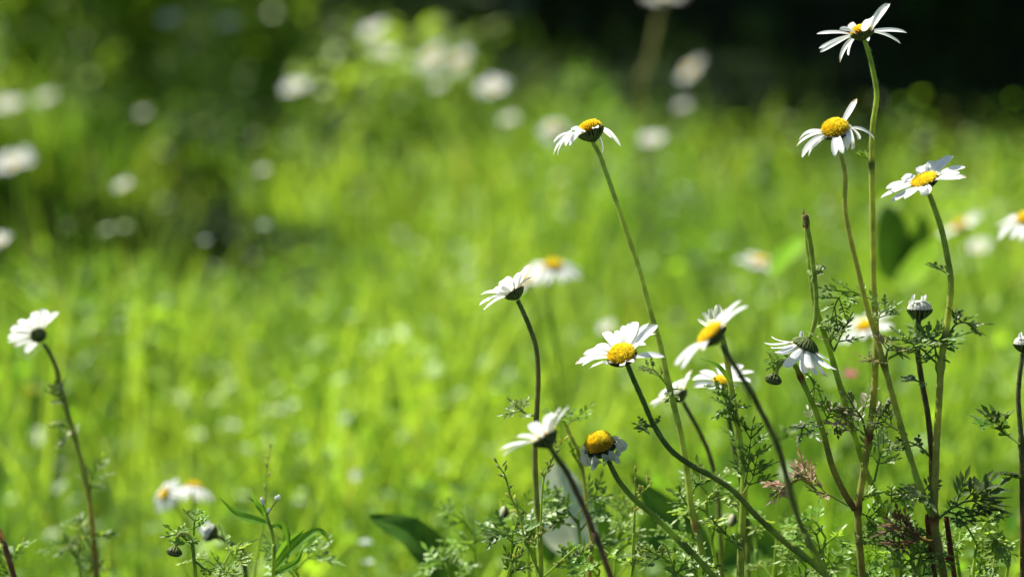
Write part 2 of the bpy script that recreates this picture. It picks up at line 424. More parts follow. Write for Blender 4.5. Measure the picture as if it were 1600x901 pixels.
def leaf_cloud(name, c, size, col, mat, up=.5, parent=None, aspect=.55):
    """folded leaf-shaped faces at points c (n,3)"""
    n = len(c); d = rs.normal(0, 1, (n, 3)); d[:, 2] = d[:, 2] * .5; d /= np.linalg.norm(d, axis=1)[:, None]
    nr = rs.normal(0, 1, (n, 3)); nr[:, 2] = np.abs(nr[:, 2]) + up * 2; s = np.cross(d, nr); s /= np.linalg.norm(s, axis=1)[:, None]; u = np.cross(s, d)
    L = size[:, None]; W = L * aspect * .5
    V = np.stack([c, c + d * L * .3 + s * W * .85 + u * W * .25, c + d * L * .65 + s * W + u * W * .3, c + d * L, c + d * L * .65 - s * W + u * W * .3, c + d * L * .3 - s * W * .85 + u * W * .25, c + d * L * .3, c + d * L * .65], 1)
    F = np.array([[0, 6, 1, 1], [6, 7, 2, 1], [7, 3, 2, 2], [0, 5, 6, 6], [5, 4, 7, 6], [4, 3, 7, 7]])
    F4 = np.array([[0, 6, 1, 0]])
    # use quads only where four corners differ; triangles are built apart
    tri = np.array([[0, 6, 1], [6, 7, 2], [6, 2, 1], [7, 3, 2], [0, 5, 6], [5, 4, 7], [5, 7, 6], [4, 3, 7]])
    FF = (tri[None] + (np.arange(n) * 8)[:, None, None]).reshape(-1, 3)
    return mesh_np(name, V.reshape(-1, 3), FF, np.repeat(col, 8, 0), mat, parent)

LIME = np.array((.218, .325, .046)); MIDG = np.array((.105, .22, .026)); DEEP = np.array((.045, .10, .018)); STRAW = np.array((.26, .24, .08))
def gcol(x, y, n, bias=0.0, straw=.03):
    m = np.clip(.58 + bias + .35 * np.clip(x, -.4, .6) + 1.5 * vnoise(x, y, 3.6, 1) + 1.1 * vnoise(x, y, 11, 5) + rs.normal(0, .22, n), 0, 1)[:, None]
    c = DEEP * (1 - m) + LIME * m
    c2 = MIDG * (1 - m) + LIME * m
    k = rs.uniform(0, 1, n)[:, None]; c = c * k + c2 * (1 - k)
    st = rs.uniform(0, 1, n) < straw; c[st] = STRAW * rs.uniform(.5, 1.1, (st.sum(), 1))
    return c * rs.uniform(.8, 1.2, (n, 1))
def gheight(x, y):
    h = .150 + .07 * vnoise(x, y, 2.6, 9) + .08 * vnoise(x, y, 8, 2)
    # hollow on the left at two metres, grass sunk and thinned to make shade
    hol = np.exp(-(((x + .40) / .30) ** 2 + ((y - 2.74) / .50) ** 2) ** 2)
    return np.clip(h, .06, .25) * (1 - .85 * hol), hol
def patch(n, y0, y1, spread=.24, extra=.25, p=1.0):
    t = rs.uniform(0, 1, n) ** p; y = y0 + (y1 - y0) * t; x = rs.uniform(-1, 1, n) * (spread * y + extra); return x, y

def edge(x): return np.interp(x, [-.6, -.2, .1, .45, 1.2], [3.5, 3.3, 3.15, 2.85, 2.6])
def grass_zone(name, n, y0, y1, wd, lean, extra=.25, hk=1.0, bias=0, p=.8, seg=4):
    x, y = patch(n, y0, y1, .24, extra, p)
    cl = vnoise(x, y, 14, 7) + vnoise(x, y, 5, 17); keep = rs.uniform(-.8, .6, n) < 1.7 * cl + .12; x = x[keep]; y = y[keep]; n = len(x)
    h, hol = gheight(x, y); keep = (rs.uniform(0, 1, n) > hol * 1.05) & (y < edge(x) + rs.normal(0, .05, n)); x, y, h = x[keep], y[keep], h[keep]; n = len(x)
    h = h * rs.uniform(.55, 1.25, n) * hk
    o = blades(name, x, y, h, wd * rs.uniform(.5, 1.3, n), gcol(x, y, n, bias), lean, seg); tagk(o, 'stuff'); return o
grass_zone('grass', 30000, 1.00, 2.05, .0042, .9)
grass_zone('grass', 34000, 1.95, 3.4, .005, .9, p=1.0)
# woodland floor grass, thin, its green darkened to paint in the wood's shade
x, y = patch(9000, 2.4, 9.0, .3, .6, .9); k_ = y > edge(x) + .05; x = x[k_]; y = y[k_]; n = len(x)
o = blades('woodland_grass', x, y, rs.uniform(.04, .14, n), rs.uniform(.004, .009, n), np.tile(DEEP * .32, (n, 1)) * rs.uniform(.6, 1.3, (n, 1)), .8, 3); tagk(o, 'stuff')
# meadow outside the picture, coarser
x = rs.uniform(-3.5, 3.5, 30000); y = rs.uniform(-1.5, 3.0, 30000); k = (np.abs(x) > .24 * np.maximum(y, 0) + .22) | (y < .2)
k &= ~((np.abs(x) < .35) & (y > -.3) & (y < .8)); x = x[k]; y = y[k]; n = len(x); h, _ = gheight(x, y)
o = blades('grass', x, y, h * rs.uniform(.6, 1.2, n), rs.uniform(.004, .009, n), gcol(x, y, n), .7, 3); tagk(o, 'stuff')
# low broad-leaved ground cover among the grass
x, y = patch(60000, 1.02, 3.4, .24, .25, .75); n = len(x)
cl = vnoise(x, y, 6, 21); k = cl > rs.uniform(-.5, .4, n); x, y = x[k], y[k]; n = len(x); h, hol = gheight(x, y)
k = (rs.uniform(0, 1, n) > hol * 1.05) & (y < edge(x)); x, y, h = x[k], y[k], h[k]; n = len(x)
z = h * rs.uniform(.2, 1.02, n)
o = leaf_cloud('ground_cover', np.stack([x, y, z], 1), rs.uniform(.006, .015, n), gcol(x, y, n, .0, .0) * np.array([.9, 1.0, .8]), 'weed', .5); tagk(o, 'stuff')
# upright soft tufts catching the light: taller blades sprinkled through
x, y = patch(750, 1.12, 2.1, .24, .2, .8); n = len(x); h, hol = gheight(x, y); k = (hol < .3) & (y < edge(x) - .1); x, y, h = x[k], y[k], h[k]; n = len(x)
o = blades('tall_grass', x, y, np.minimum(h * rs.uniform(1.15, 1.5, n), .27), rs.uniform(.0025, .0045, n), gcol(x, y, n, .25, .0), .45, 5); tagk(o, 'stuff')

# ------------------------------------------------------------------ weeds and bushes
def bush(name, label, cat, loc, rad, hgt, nleaf, lsize, col, up=.3, group=None, stems=7, mat='weed'):
    t = thing(name, label, cat, loc, group); rnd = random.Random(int(abs(loc[0] * 1000) + loc[1] * 100))
    mb = MB(); tipsv = []
    for i in range(stems):
        th = rnd.uniform(0, 6.28); r = rad * rnd.uniform(.2, .9); p = [Vector((0, 0, -.01)), Vector((math.cos(th) * r * .4, math.sin(th) * r * .4, hgt * .5)), Vector((math.cos(th) * r, math.sin(th) * r, hgt * rnd.uniform(.75, 1.0)))]
        sp = spline(p, 6); mb.tube(sp, [hgt * .008 * (1 - .7 * j / len(sp)) + .0008 for j in range(len(sp))], [jit((.09, .12, .03), .2, rnd)] * len(sp), n=6); tipsv.append(sp)
    mb.build('stem', M['stem'], t)
    pts = []
    for i in range(nleaf):
        sp = tipsv[rnd.randrange(stems)]; q = sp[rnd.randrange(len(sp) // 5, len(sp))]
        pts.append((q.x + rnd.gauss(0, rad * .22), q.y + rnd.gauss(0, rad * .22), max(.01, q.z + rnd.gauss(0, hgt * .07))))
    pts = np.array(pts); n = len(pts)
    c = np.tile(np.array(col), (n, 1)) * rs.uniform(.6, 1.35, (n, 1))
    leaf_cloud('foliage', pts, rs.uniform(.6, 1.3, n) * lsize, c, mat, up, t, .45)
    return t
wl = ['broad sunlit weed clump at the far left of the picture behind the dark hollow',
      'sunlit leafy weed standing behind the dark hollow, second clump from the left edge',
      'tall leafy weed under the blurred white heads at the top left',
      'leafy weed clump beside the blurred white daisy above the hollow',
      'pale green weed clump with light tips in front of the dark wood',
      'low leafy weed at the edge of the dark wood, top centre']
for i, (x_, y_, r_, h_, nl) in enumerate(((-.62, 3.50, .16, .42, 1500), (-.46, 3.55, .15, .42, 1400), (-.30, 3.45, .14, .36, 1200), (-.14, 3.2, .10, .20, 400))):
    bush('leafy_weed', wl[i], 'weed', (x_, y_, 0), r_, h_, nl, .026, LIME * 1.0, group='leafy weeds at the edge of the wood')  # full lime puts the look of sunlight into the leaf colour
bush('bush', 'leafy green bush added out of view left of the meadow, nearer of two, to shade the hollow', 'bush', (-.88, 3.02, 0), .27, 1.0, 9000, .05, MIDG, stems=14)  # both bushes are added out of view to cast shade into the hollow
bush('bush', 'leafy green bush added out of view left of the meadow, farther of two, to shade the hollow', 'bush', (-.97, 3.28, 0), .20, .9, 6000, .05, MIDG, stems=14)

# ------------------------------------------------------------------ trees: the wood behind the meadow
def tree(loc, hgt, rad, zc, label, nleaf=8500, seed=1):
    rnd = random.Random(seed); t = thing('broadleaf_tree', label, 'tree', (loc[0], loc[1], 0), 'trees of the wood behind the meadow')
    mb = MB(); tops = []
    tr = spline([Vector((0, 0, -.05)), Vector((rnd.uniform(-.1, .1), rnd.uniform(-.1, .1), hgt * .35)), Vector((rnd.uniform(-.2, .2), 0, hgt * .85))], 8)
    mb.tube(tr, [.16 * (1 - .8 * i / len(tr)) * hgt / 5 for i in range(len(tr))], [(.1, .1, .1)] * len(tr), n=12)
    for k in range(16):
        b = tr[rnd.randrange(6, len(tr))]; th = rnd.uniform(0, 6.28); rr = rad * rnd.uniform(.45, 1)
        e = Vector((math.cos(th) * rr, math.sin(th) * rr, zc + rnd.uniform(-.45, .5) * (hgt - zc) * 1.2)); mid = b.lerp(e, .5) + Vector((0, 0, .2))
        br = spline([b, mid, e], 6); mb.tube(br, [.04 * (1 - .85 * i / len(br)) + .004 for i in range(len(br))], [(.1, .1, .1)] * len(br), n=6); tops.append(br)
    mb.build('trunk', M['bark'], t)
    pts = []
    for i in range(nleaf):
        br = tops[rnd.randrange(16)]; q = br[rnd.randrange(3, len(br))]
        pts.append((q.x + rnd.gauss(0, rad * .2), q.y + rnd.gauss(0, rad * .2), max(zc - (hgt - zc) * .7, q.z + rnd.gauss(0, rad * .15))))
    pts = np.array(pts); n = len(pts)
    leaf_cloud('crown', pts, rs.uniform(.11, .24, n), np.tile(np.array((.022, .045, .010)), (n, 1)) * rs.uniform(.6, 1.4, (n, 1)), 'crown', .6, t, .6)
tl = ['nearest tree of the wood, its low crown shading the far meadow', 'tree of the wood to the right of the nearest one', 'tree at the far right of the wood', 'tall tree in the middle of the wood, second row',
      'tall tree of the second row on the right', 'tree at the left end of the wood, back row', 'tallest tree at the back of the wood', 'tree at the far right of the back row']
for i, a in enumerate((((-.05, 5.9), 4.8, 1.6, 3.0), ((2.8, 5.35), 4.3, 1.8, 2.7), ((5.4, 5.6), 5.0, 2.1, 3.0), ((.2, 8.2), 7.5, 2.5, 4.6), ((4.0, 8.6), 7.0, 2.6, 4.4), ((-4.6, 9.6), 6.0, 2.3, 3.6), ((1.2, 12), 9.0, 3.2, 5.2), ((7, 11), 8.5, 3.2, 5.0))):
    tree(*a, tl[i], seed=30 + i)
bl = ['low dark shrub under the wood at top centre', 'dark shrub under the trees right of the tall pale stalk', 'dark shrub in the shade behind the topmost daisy', 'wide dark shrub deeper in the wood on the left', 'wide dark shrub deeper in the wood, middle', 'wide dark shrub deeper in the wood on the right']
for i, (x_, y_, r_, h_) in enumerate(((.05, 4.9, .4, .45), (.75, 4.7, .45, .5), (1.5, 4.6, .45, .5), (-1.6, 6.2, .9, 1.3), (.4, 6.6, 1.0, 1.4), (2.4, 6.4, 1.0, 1.4))):
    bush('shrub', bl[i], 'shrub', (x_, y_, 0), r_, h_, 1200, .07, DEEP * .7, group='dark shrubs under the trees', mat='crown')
#HEROES
# ------------------------------------------------------------------ daisies in and near the focal plane
def rn(seed): return random.Random(seed)
GRP = 'sharp daisies of the foreground'
def plant(name, label, cat, pts, group=GRP):
    b = pts[-1].copy(); b.z = 0
    return thing(name, label, cat, b, group), b
def ptsOf(pix, d): return [P(q[0], q[1], q[2] if len(q) > 2 else d) for q in pix]
def bloom_plant(name, label, cat, stem, d, r0=.0010, r1=.0014, cols=(GREEN, GREEN, GREEN), nodes=(), seed=1, drift=0, group=GRP, hairs=True):
    pts = ground_pts(stem, d, drift); t, b = plant(name, label, cat, pts, group)
    nds = [(P(nx_, ny_, d), nr, nc) for (nx_, ny_, nr, nc) in nodes]
    s = stem_mesh('stem', t, b, pts, r0, r1, cols, rnd=rn(seed), nodes=nds, hairs=hairs)
    return t, b

# ---- A: tallest daisy, its plant also carries the nodding bud
dA = 1.0
t, b = bloom_plant('daisy_plant', 'tallest daisy plant, ragged flower against the dark wood, hanging bud on its side branch', 'daisy',
    [(1351, 63), (1358, 85), (1365, 115), (1370, 150), (1364, 195), (1362, 240), (1363, 320), (1365, 450), (1369, 520), (1366, 610), (1358, 680), (1350, 735), (1341, 790), (1342, 840), (1347, 900)], dA, .0009, .0016, (GREEN, OLIVE, (.15, .16, .05)),
    nodes=((1357, 683, .35, RED), (1336, 792, .3, (.14, .05, .03)), (1365, 258, .1, DARK)), seed=11)
hero(t, b, 1347, 52, dA, 18, (-.22, .96, -.05), [(1276, 53, 9), (1311, 46, 8, 40, .1, -1), (1279, 76, 7), (1281, 82, 7), (1312, 98, 11), (1326, 87, 9), (1360, 28, 19, 33, .0, -1), (1391, 6, 14), (1417, 52, 9), (1408, 69, 11), (1328, 36, 10, 30, .1, 1), (1357, 65, 7, 40, .1, 1)], dome=.6, seed=2, face=1.25)
s = stem_mesh('branch', t, b, ptsOf([(1222, 566), (1232, 564), (1243, 572), (1252, 592), (1270, 632), (1286, 676), (1300, 728), (1318, 768), (1336, 796)], dA), .0008, .0014, (OLIVE, GREEN, (.15, .10, .04)), rnd=rn(3), nodes=((P(1250, 590, dA), .3, RED),))
s = stem_mesh('bud_stalk', t, b, ptsOf([(1212, 584), (1215, 574), (1222, 566), (1230, 564)], dA), .0009, .0009, (PALE, PALE, OLIVE), rnd=rn(3))
def bud(t, org, cx, cy, d, Rpx, n, seed=1, open_=0, label=None, name='bud', pale=(.60, .62, .42)):
    """closed head: bracts below, pale folded rays above"""
    rnd = rn(seed); n = camdir(n); c = P(cx, cy, d); k = PX * d; R_ = Rpx * k
    h = calyx_mb(c, n, R_, .95, rnd, 18).build(name, M['bract'], t, org)
    mb = MB(); a = n.orthogonal().normalized(); bb = n.cross(a); rings = 7; seg = 36; vs = []; cc = []
    H = (.75 if open_ else .5)
    for j in range(rings + 1):
        ph = math.pi / 2 * j / rings
        for q in range(seg):
            th = 2 * math.pi * q / seg; rr = R_ * .97 * math.cos(ph) ** .8 * (1 + .05 * (1 if q % 2 else -1))
            vs.append(c + (a * math.cos(th) + bb * math.sin(th)) * max(rr, R_ * .02) + n * H * R_ * math.sin(ph)); cc.append(pale if q % 2 else tuple(x * .55 for x in pale))
    mb.add(vs, [(j * seg + q, j * seg + (q + 1) % seg, (j + 1) * seg + (q + 1) % seg, (j + 1) * seg + q) for j in range(rings) for q in range(seg)], cc)
    mb.build('folded_rays', M['petal'], h, org)
    for (px, py, wd, bw) in (open_ or ()):
        tip = P(px, py, d - .002); v = tip - c; v = v - n * v.dot(n); root = c + v * .75 + n * R_ * .35
        petal_mb(root, tip, v.normalized() if v.length > 0 else n, wd * k, bw, 0, 1, rnd, .3).build('petal', M['petal'], h, org)
    if label: h['label'] = label
    return h
bud(t, b, 1208, 594, dA, 13, (-.25, -.95, .1), 4, pale=(.22, .26, .12))
add_leaf(t, b, [(1364, 253), (1355, 246), (1345, 242)], dA, rn(5), .004)
add_leaf(t, b, [(1326, 790), (1300, 775), (1275, 765), (1262, 745), (1250, 738)], dA, rn(6), .010, (.12, .16, .05), (.35, .25, .18))
add_leaf(t, b, [(1275, 765), (1250, 748), (1232, 755), (1214, 768)], dA, rn(7), .009, (.14, .14, .06), (.38, .2, .18))
add_leaf(t, b, [(1286, 668), (1268, 658), (1255, 668), (1252, 682)], dA, rn(8), .007, (.12, .18, .06), (.2, .24, .14))
add_leaf(t, b, [(1288, 662), (1294, 650), (1300, 640)], dA, rn(9), .007)
add_leaf(t, b, [(1340, 790), (1350, 778), (1362, 772)], dA, rn(10), .008)
add_leaf(t, b, [(1341, 800), (1356, 806), (1366, 812)], dA, rn(12), .008)
add_leaf(t, b, [(1240, 566), (1225, 560), (1206, 562)], dA, rn(13), .006)
add_leaf(t, b, [(1256, 580), (1268, 592), (1272, 612), (1270, 626)], dA, rn(14), .004, bare=.1)
add_leaf(t, b, [(1358, 684), (1372, 655), (1384, 632)], dA, rn(15), .007, (.10, .12, .04))
add_leaf(t, b, [(1355, 686), (1345, 650), (1325, 638), (1300, 668)], dA, rn(16), .012, (.08, .10, .04), (.25, .22, .16))
add_leaf(t, b, [(1355, 684), (1338, 668), (1318, 660)], dA, rn(17), .010, (.10, .12, .04), (.3, .3, .22))
add_leaf(t, b, [(1367, 468), (1345, 460), (1322, 455), (1308, 470), (1300, 495), (1298, 520)], dA, rn(18), .009, bare=.1)

# ---- B: plant with the drooping yellow domed daisy, the slanted one and the white bud
dB = 0.985
pB = ground_pts([(1452, 303), (1462, 330), (1472, 362), (1481, 405), (1486, 445), (1480, 505), (1471, 565), (1467, 635), (1463, 700), (1461, 760), (1460, 812), (1466, 855), (1475, 900)], dB)
t, b = plant('daisy_plant', 'branching plant at the right carrying a slanted daisy, a drooping domed one and a bud', 'daisy', pB)
stem_mesh('stem', t, b, pB, .0010, .0017, (GREEN, OLIVE, (.18, .12, .05)), rnd=rn(21), nodes=((P(1461, 810, dB), .4, RED), (P(1469, 570, dB), .35, OLIVE), (P(1479, 530, dB), .2, (.1, .08, .03))))
stem_mesh('branch', t, b, ptsOf([(1314, 240), (1321, 275), (1320, 320), (1326, 362), (1340, 420), (1354, 478), (1372, 535), (1387, 590), (1402, 645), (1415, 690), (1432, 745), (1448, 785), (1460, 812)], dB), .0008, .0014, (OLIVE, OLIVE, GREEN), rnd=rn(22), nodes=((P(1385, 568, dB), .4, (.14, .10, .04)),))
stem_mesh('branch', t, b, ptsOf([(1436, 494), (1433, 525), (1435, 560), (1442, 605), (1450, 650), (1455, 700), (1456, 740), (1460, 812)], dB + .004), .0011, .0012, (DARK, (.09, .09, .04), (.16, .12, .05)), rnd=rn(23))
hero(t, b, 1445, 283, dB, 21, (-.40, .84, .36), [(1410, 277, 13, 34), (1440, 259, 17, 27), (1456, 251, 14, 32), (1473, 249, 13, 40), (1489, 243, 15, 50), (1508, 261, 10), (1511, 277, 9), (1384, 294, 11), (1389, 300, 9), (1376, 309, 11), (1394, 315, 11), (1413, 311, 11), (1449, 306, 17, 30), (1441, 300, 12, 28), (1500, 270, 9)], dome=.3, seed=5, bow=.04, face=.5)
hero(t, b, 1306, 205, dB, 22, (-.22, .84, .48), [(1249, 219, 9), (1244, 230, 10), (1253, 247, 12), (1264, 245, 10), (1304, 245, 11), (1315, 240, 12), (1331, 234, 11), (1334, 230, 10), (1341, 219, 14), (1367, 218, 9), (1339, 154, 10, 56, .02), (1318, 240, 9), (1324, 236, 9)], dome=.75, seed=6, face=.4, bow=.14, L=48, droop=.5, nf=320)
bud(t, b, 1437, 483, dB + .004, 19, (0, 1, .05), 7, open_=((1430, 459, 7, .25), (1440, 461, 6, .1), (1446, 459, 6, -.1), (1423, 468, 6, .3)), pale=(.72, .74, .62))
for k, (pix, wd, c1, c2) in enumerate((
    ([(1385, 568), (1372, 566), (1356, 562)], .007, (.12, .16, .05), (.25, .22, .1)),
    ([(1384, 562), (1388, 545), (1400, 540)], .009, (.16, .2, .06), (.3, .25, .15)),
    ([(1388, 560), (1412, 548), (1438, 540), (1458, 536), (1462, 560)], .011, (.10, .19, .04), (.14, .22, .07)),
    ([(1469, 568), (1462, 548), (1458, 530), (1448, 520)], .009, (.10, .19, .04), (.16, .22, .08)),
    ([(1462, 566), (1440, 545), (1420, 535), (1405, 530)], .009, (.08, .14, .03), (.12, .2, .05)),
    ([(1479, 528), (1492, 508), (1508, 504), (1527, 516)], .008, (.09, .14, .03), (.16, .22, .07)),
    ([(1492, 508), (1490, 492), (1488, 484)], .005, (.09, .14, .03), (.1, .2, .05)),
    ([(1483, 430), (1472, 422), (1456, 414)], .004, (.14, .22, .05), None),
    ([(1370, 505), (1375, 490), (1386, 480)], .007, (.12, .2, .05), (.2, .26, .1)),
    ([(1404, 672), (1385, 660), (1372, 648)], .006, (.07, .10, .03), None),
    ([(1452, 712), (1438, 698), (1420, 690), (1404, 688)], .005, (.06, .10, .03), None),
    ([(1447, 600), (1430, 594), (1414, 590)], .004, (.08, .14, .04), (.2, .25, .2)),
    ([(1463, 812), (1490, 792), (1520, 780), (1548, 790)], .015, (.05, .08, .025), (.07, .11, .03)),
    ([(1465, 812), (1480, 800), (1500, 805), (1515, 815)], .008, (.07, .12, .03), None),
    ([(1459, 808), (1450, 780), (1440, 765), (1432, 778)], .009, (.08, .13, .03), (.16, .2, .08)),
    ([(1468, 865), (1450, 848), (1432, 838), (1414, 824)], .008, (.10, .05, .03), (.16, .09, .05)),
    ([(1460, 850), (1436, 842), (1412, 846), (1392, 850)], .008, (.08, .06, .03), (.13, .07, .04)),
    ([(1436, 846), (1415, 826), (1396, 816)], .008, (.09, .06, .03), (.2, .12, .07)))):
    add_leaf(t, b, pix, dB, rn(100 + k), wd, c1, c2, bare=.12 if wd < .008 else .3, lobe=1.0 if wd < .012 else 1.5)
for pix, r_ in (([(1460, 812), (1452, 840), (1460, 870), (1462, 905)], .0010), ([(1478, 870), (1486, 880), (1492, 905)], .0011)):
    stem_mesh('side_shoot', t, b, ptsOf(pix, dB + .01) + [b + Vector((.004, .01, 0))], .0008, r_, (RED, RED, (.14, .08, .04)), rnd=rn(31))

# ---- C: daisy hanging from a sharply folded stem
dC = 1.0
pC = ground_pts([(1266, 527), (1274, 497), (1275, 460), (1271, 420), (1266, 380), (1260, 352), (1258, 337), (1261, 350), (1265, 380), (1269, 425), (1277, 478), (1290, 520), (1307, 575), (1324, 635), (1339, 685), (1355, 735), (1370, 770), (1385, 806), (1397, 850), (1405, 900)], dC)
for i in range(8, len(pC)): pC[i] = pC[i] + FW * .006
t, b = plant('daisy_plant', 'white daisy hanging upside down from a stem folded sharply back on itself', 'daisy', pC)
stem_mesh('stem', t, b, pC, .0009, .0014, ((.2, .28, .06), GREEN, GREEN), rnd=rn(41), nodes=((P(1258, 340, dC), .1, (.16, .12, .05)), (P(1308, 580, dC), .1, OLIVE)), seg=6)
mb = MB(); mb.add([P(1254, 355, dC), P(1263, 358, dC - .002), P(1260, 340, dC), P(1255, 328, dC), P(1262, 350, dC + .003)], [(0, 1, 2), (0, 2, 3), (1, 4, 2)], (.14, .06, .03)); mb.tube(ptsOf([(1256, 338), (1255, 331), (1257, 326)], dC), [.0005, .0002, .0001], [(.2, .12, .05)] * 3, n=5); mb.build('torn_skin', M['stem'], t, b)
hero(t, b, 1258, 541, dC, 21, (-.42, -.88, -.24), [(1205, 524, 7), (1193, 534, 9), (1203, 541, 9), (1211, 550, 12), (1225, 573, 16), (1257, 583, 17), (1277, 587, 14), (1293, 589, 14), (1299, 576, 8), (1302, 562, 14), (1309, 577, 13), (1255, 517, 11, 30), (1240, 560, 14), (1268, 575, 13)], dome=.35, seed=8, L=46, depth=.75, droop=-.15, petal_col=(.78, .80, .80))  # rays slightly greyer: their shaded side is put into the colour
add_leaf(t, b, [(1303, 548), (1296, 528), (1308, 512)], dC, rn(42), .008, (.10, .15, .04), (.2, .26, .14))
add_leaf(t, b, [(1303, 548), (1312, 528), (1326, 500)], dC, rn(43), .007, (.07, .12, .03))
add_leaf(t, b, [(1268, 440), (1274, 424), (1284, 418)], dC, rn(44), .004, (.2, .28, .1), bare=.1)
add_leaf(t, b, [(1366, 752), (1372, 725), (1378, 705), (1395, 695)], dC, rn(45), .009, (.14, .22, .06), (.3, .36, .2))
add_leaf(t, b, [(1385, 806), (1392, 785), (1400, 778), (1415, 784)], dC, rn(46), .009)

# ---- D: blurred daisy close to the lens, seen on edge
dD = .90
t, b = bloom_plant('daisy', 'blurred white daisy seen on edge right in front of a half open one', 'daisy',
    [(1128, 538), (1140, 558), (1160, 590), (1188, 640), (1212, 688), (1228, 740), (1244, 800), (1268, 855), (1292, 900)], dD, .0010, .0013, (DARK, (.10, .12, .04), GREEN), seed=51)
hero(t, b, 1112, 522, dD, 23, (-.66, .72, .2), [(1056, 571, 11), (1064, 577, 10), (1051, 572, 8), (1160, 469, 11), (1168, 478, 11), (1150, 488, 9), (1099, 546, 10, 35, .05, -1), (1075, 560, 10), (1140, 482, 10)], dome=.35, seed=9, L=60, depth=.8)
add_leaf(t, b, [(1213, 688), (1225, 682), (1240, 674)], dD, rn(52), .004)

# ---- E: half open daisy behind D
dE = 1.0
t, b = bloom_plant('daisy', 'half open daisy with narrow upright greenish white rays, behind the blurred edge-on one', 'daisy',
    [(1128, 524), (1133, 545), (1140, 590), (1148, 640), (1156, 690), (1162, 745), (1161, 800), (1158, 850), (1157, 900)], dE, .0011, .0016, (OLIVE, GREEN, (.18, .2, .06)), seed=55, nodes=((1163, 770, .2, OLIVE),))
hero(t, b, 1121, 513, dE, 13, (-.15, .96, .2), [(1089, 497, 7), (1098, 487, 9), (1109, 481, 9), (1122, 475, 11), (1134, 482, 9), (1098, 504, 8), (1106, 500, 7, 26, .1, -1), (1113, 498, 7, 24, .1, -1), (1142, 490, 9), (1128, 490, 7, 26, .1, 1)], dome=.35, seed=10, L=38, depth=1.0, bow=-.12, petal_col=(.70, .74, .58), cup=.3)
mb = MB(); blade_leaf(mb, ptsOf([(1142, 598), (1125, 575), (1108, 566), (1092, 560)], dE - .003), .0022, camdir((0, .8, .6)), (.14, .28, .03), rn(1)); mb.build('leaf', M['weed'], t, b)
for k, pix in enumerate(([(1148, 632), (1136, 618), (1120, 604), (1112, 604)], [(1150, 660), (1138, 636), (1132, 610)], [(1158, 675), (1148, 640), (1156, 636)], [(1150, 645), (1138, 638), (1128, 642)], [(1160, 858), (1140, 840), (1120, 820), (1100, 815)], [(1163, 760), (1170, 720), (1172, 690), (1176, 665)], [(1162, 770), (1176, 745), (1182, 720)])):
    add_leaf(t, b, pix, dE - .002, rn(60 + k), .005 if k < 5 else .009, (.09, .15, .03), (.14, .24, .05), bare=.1)

# ---- F: open daisy behind that stem
dF = 1.07
t, b = bloom_plant('daisy', 'open white daisy with a small bright disc, half hidden behind two stems, petals spread flat', 'daisy',
    [(1130, 606), (1136, 630), (1142, 670), (1152, 725), (1166, 800), (1170, 900)], dF, .0009, .0011, (DARK, (.12, .12, .05), GREEN), seed=65)
hero(t, b, 1126, 597, dF, 13, (0.0, .84, .52), [(1084, 605, 14), (1082, 592, 14), (1093, 580, 12), (1122, 569, 10), (1131, 567, 10), (1160, 570, 14), (1179, 580, 13), (1173, 597, 13), (1150, 603, 12), (1106, 606, 12), (1118, 608, 10, 26), (1146, 574, 11)], dome=.6, seed=12, L=46)
# ---- G
dG = 1.09
t, b = bloom_plant('daisy', 'white daisy seen from behind, tilted up left, crossed by a long stem', 'daisy',
    [(1068, 628), (1080, 650), (1098, 684), (1112, 722), (1122, 780), (1128, 900)], dG, .0009, .0011, (DARK, (.12, .12, .05), GREEN), seed=66)
hero(t, b, 1060, 616, dG, 15, (-.55, .80, -.2), [(1015, 632, 12), (1019, 637, 10), (1030, 616, 12), (1050, 600, 13), (1065, 592, 12), (1083, 577, 12), (1078, 590, 10), (1040, 606, 12)], dome=.4, seed=13, L=42, depth=.9)
# ---- H: the big open daisy
dH = .985
t, b = bloom_plant('daisy', 'wide open daisy with a large yellow dome on a long stem curving to the right', 'daisy',
    [(981, 570), (990, 592), (1006, 628), (1022, 664), (1046, 700), (1078, 725), (1115, 745), (1148, 768), (1182, 805), (1222, 842), (1262, 875), (1296, 904)], dH, .0010, .0013, ((.09, .16, .03), (.11, .16, .04), GREEN), seed=71)
hero(t, b, 972, 556, dH, 23, (-.26, .80, .54), [(898, 568, 12), (911, 552, 12), (928, 543, 15), (944, 519, 13), (974, 508, 10), (993, 502, 18), (1014, 505, 10), (1028, 507, 14), (1025, 521, 10), (1010, 539, 8), (1038, 557, 10), (909, 571, 8), (920, 576, 8), (945, 571, 9, 34), (958, 569, 8, 32), (976, 570, 11, 26), (963, 516, 8), (990, 566, 8, 28)], dome=.62, seed=14, nf=380, L=58, bow=.08)
add_leaf(t, b, [(1036, 684), (1022, 668), (1012, 664), (1002, 672)], dH, rn(72), .005, (.09, .15, .03), (.14, .2, .06))
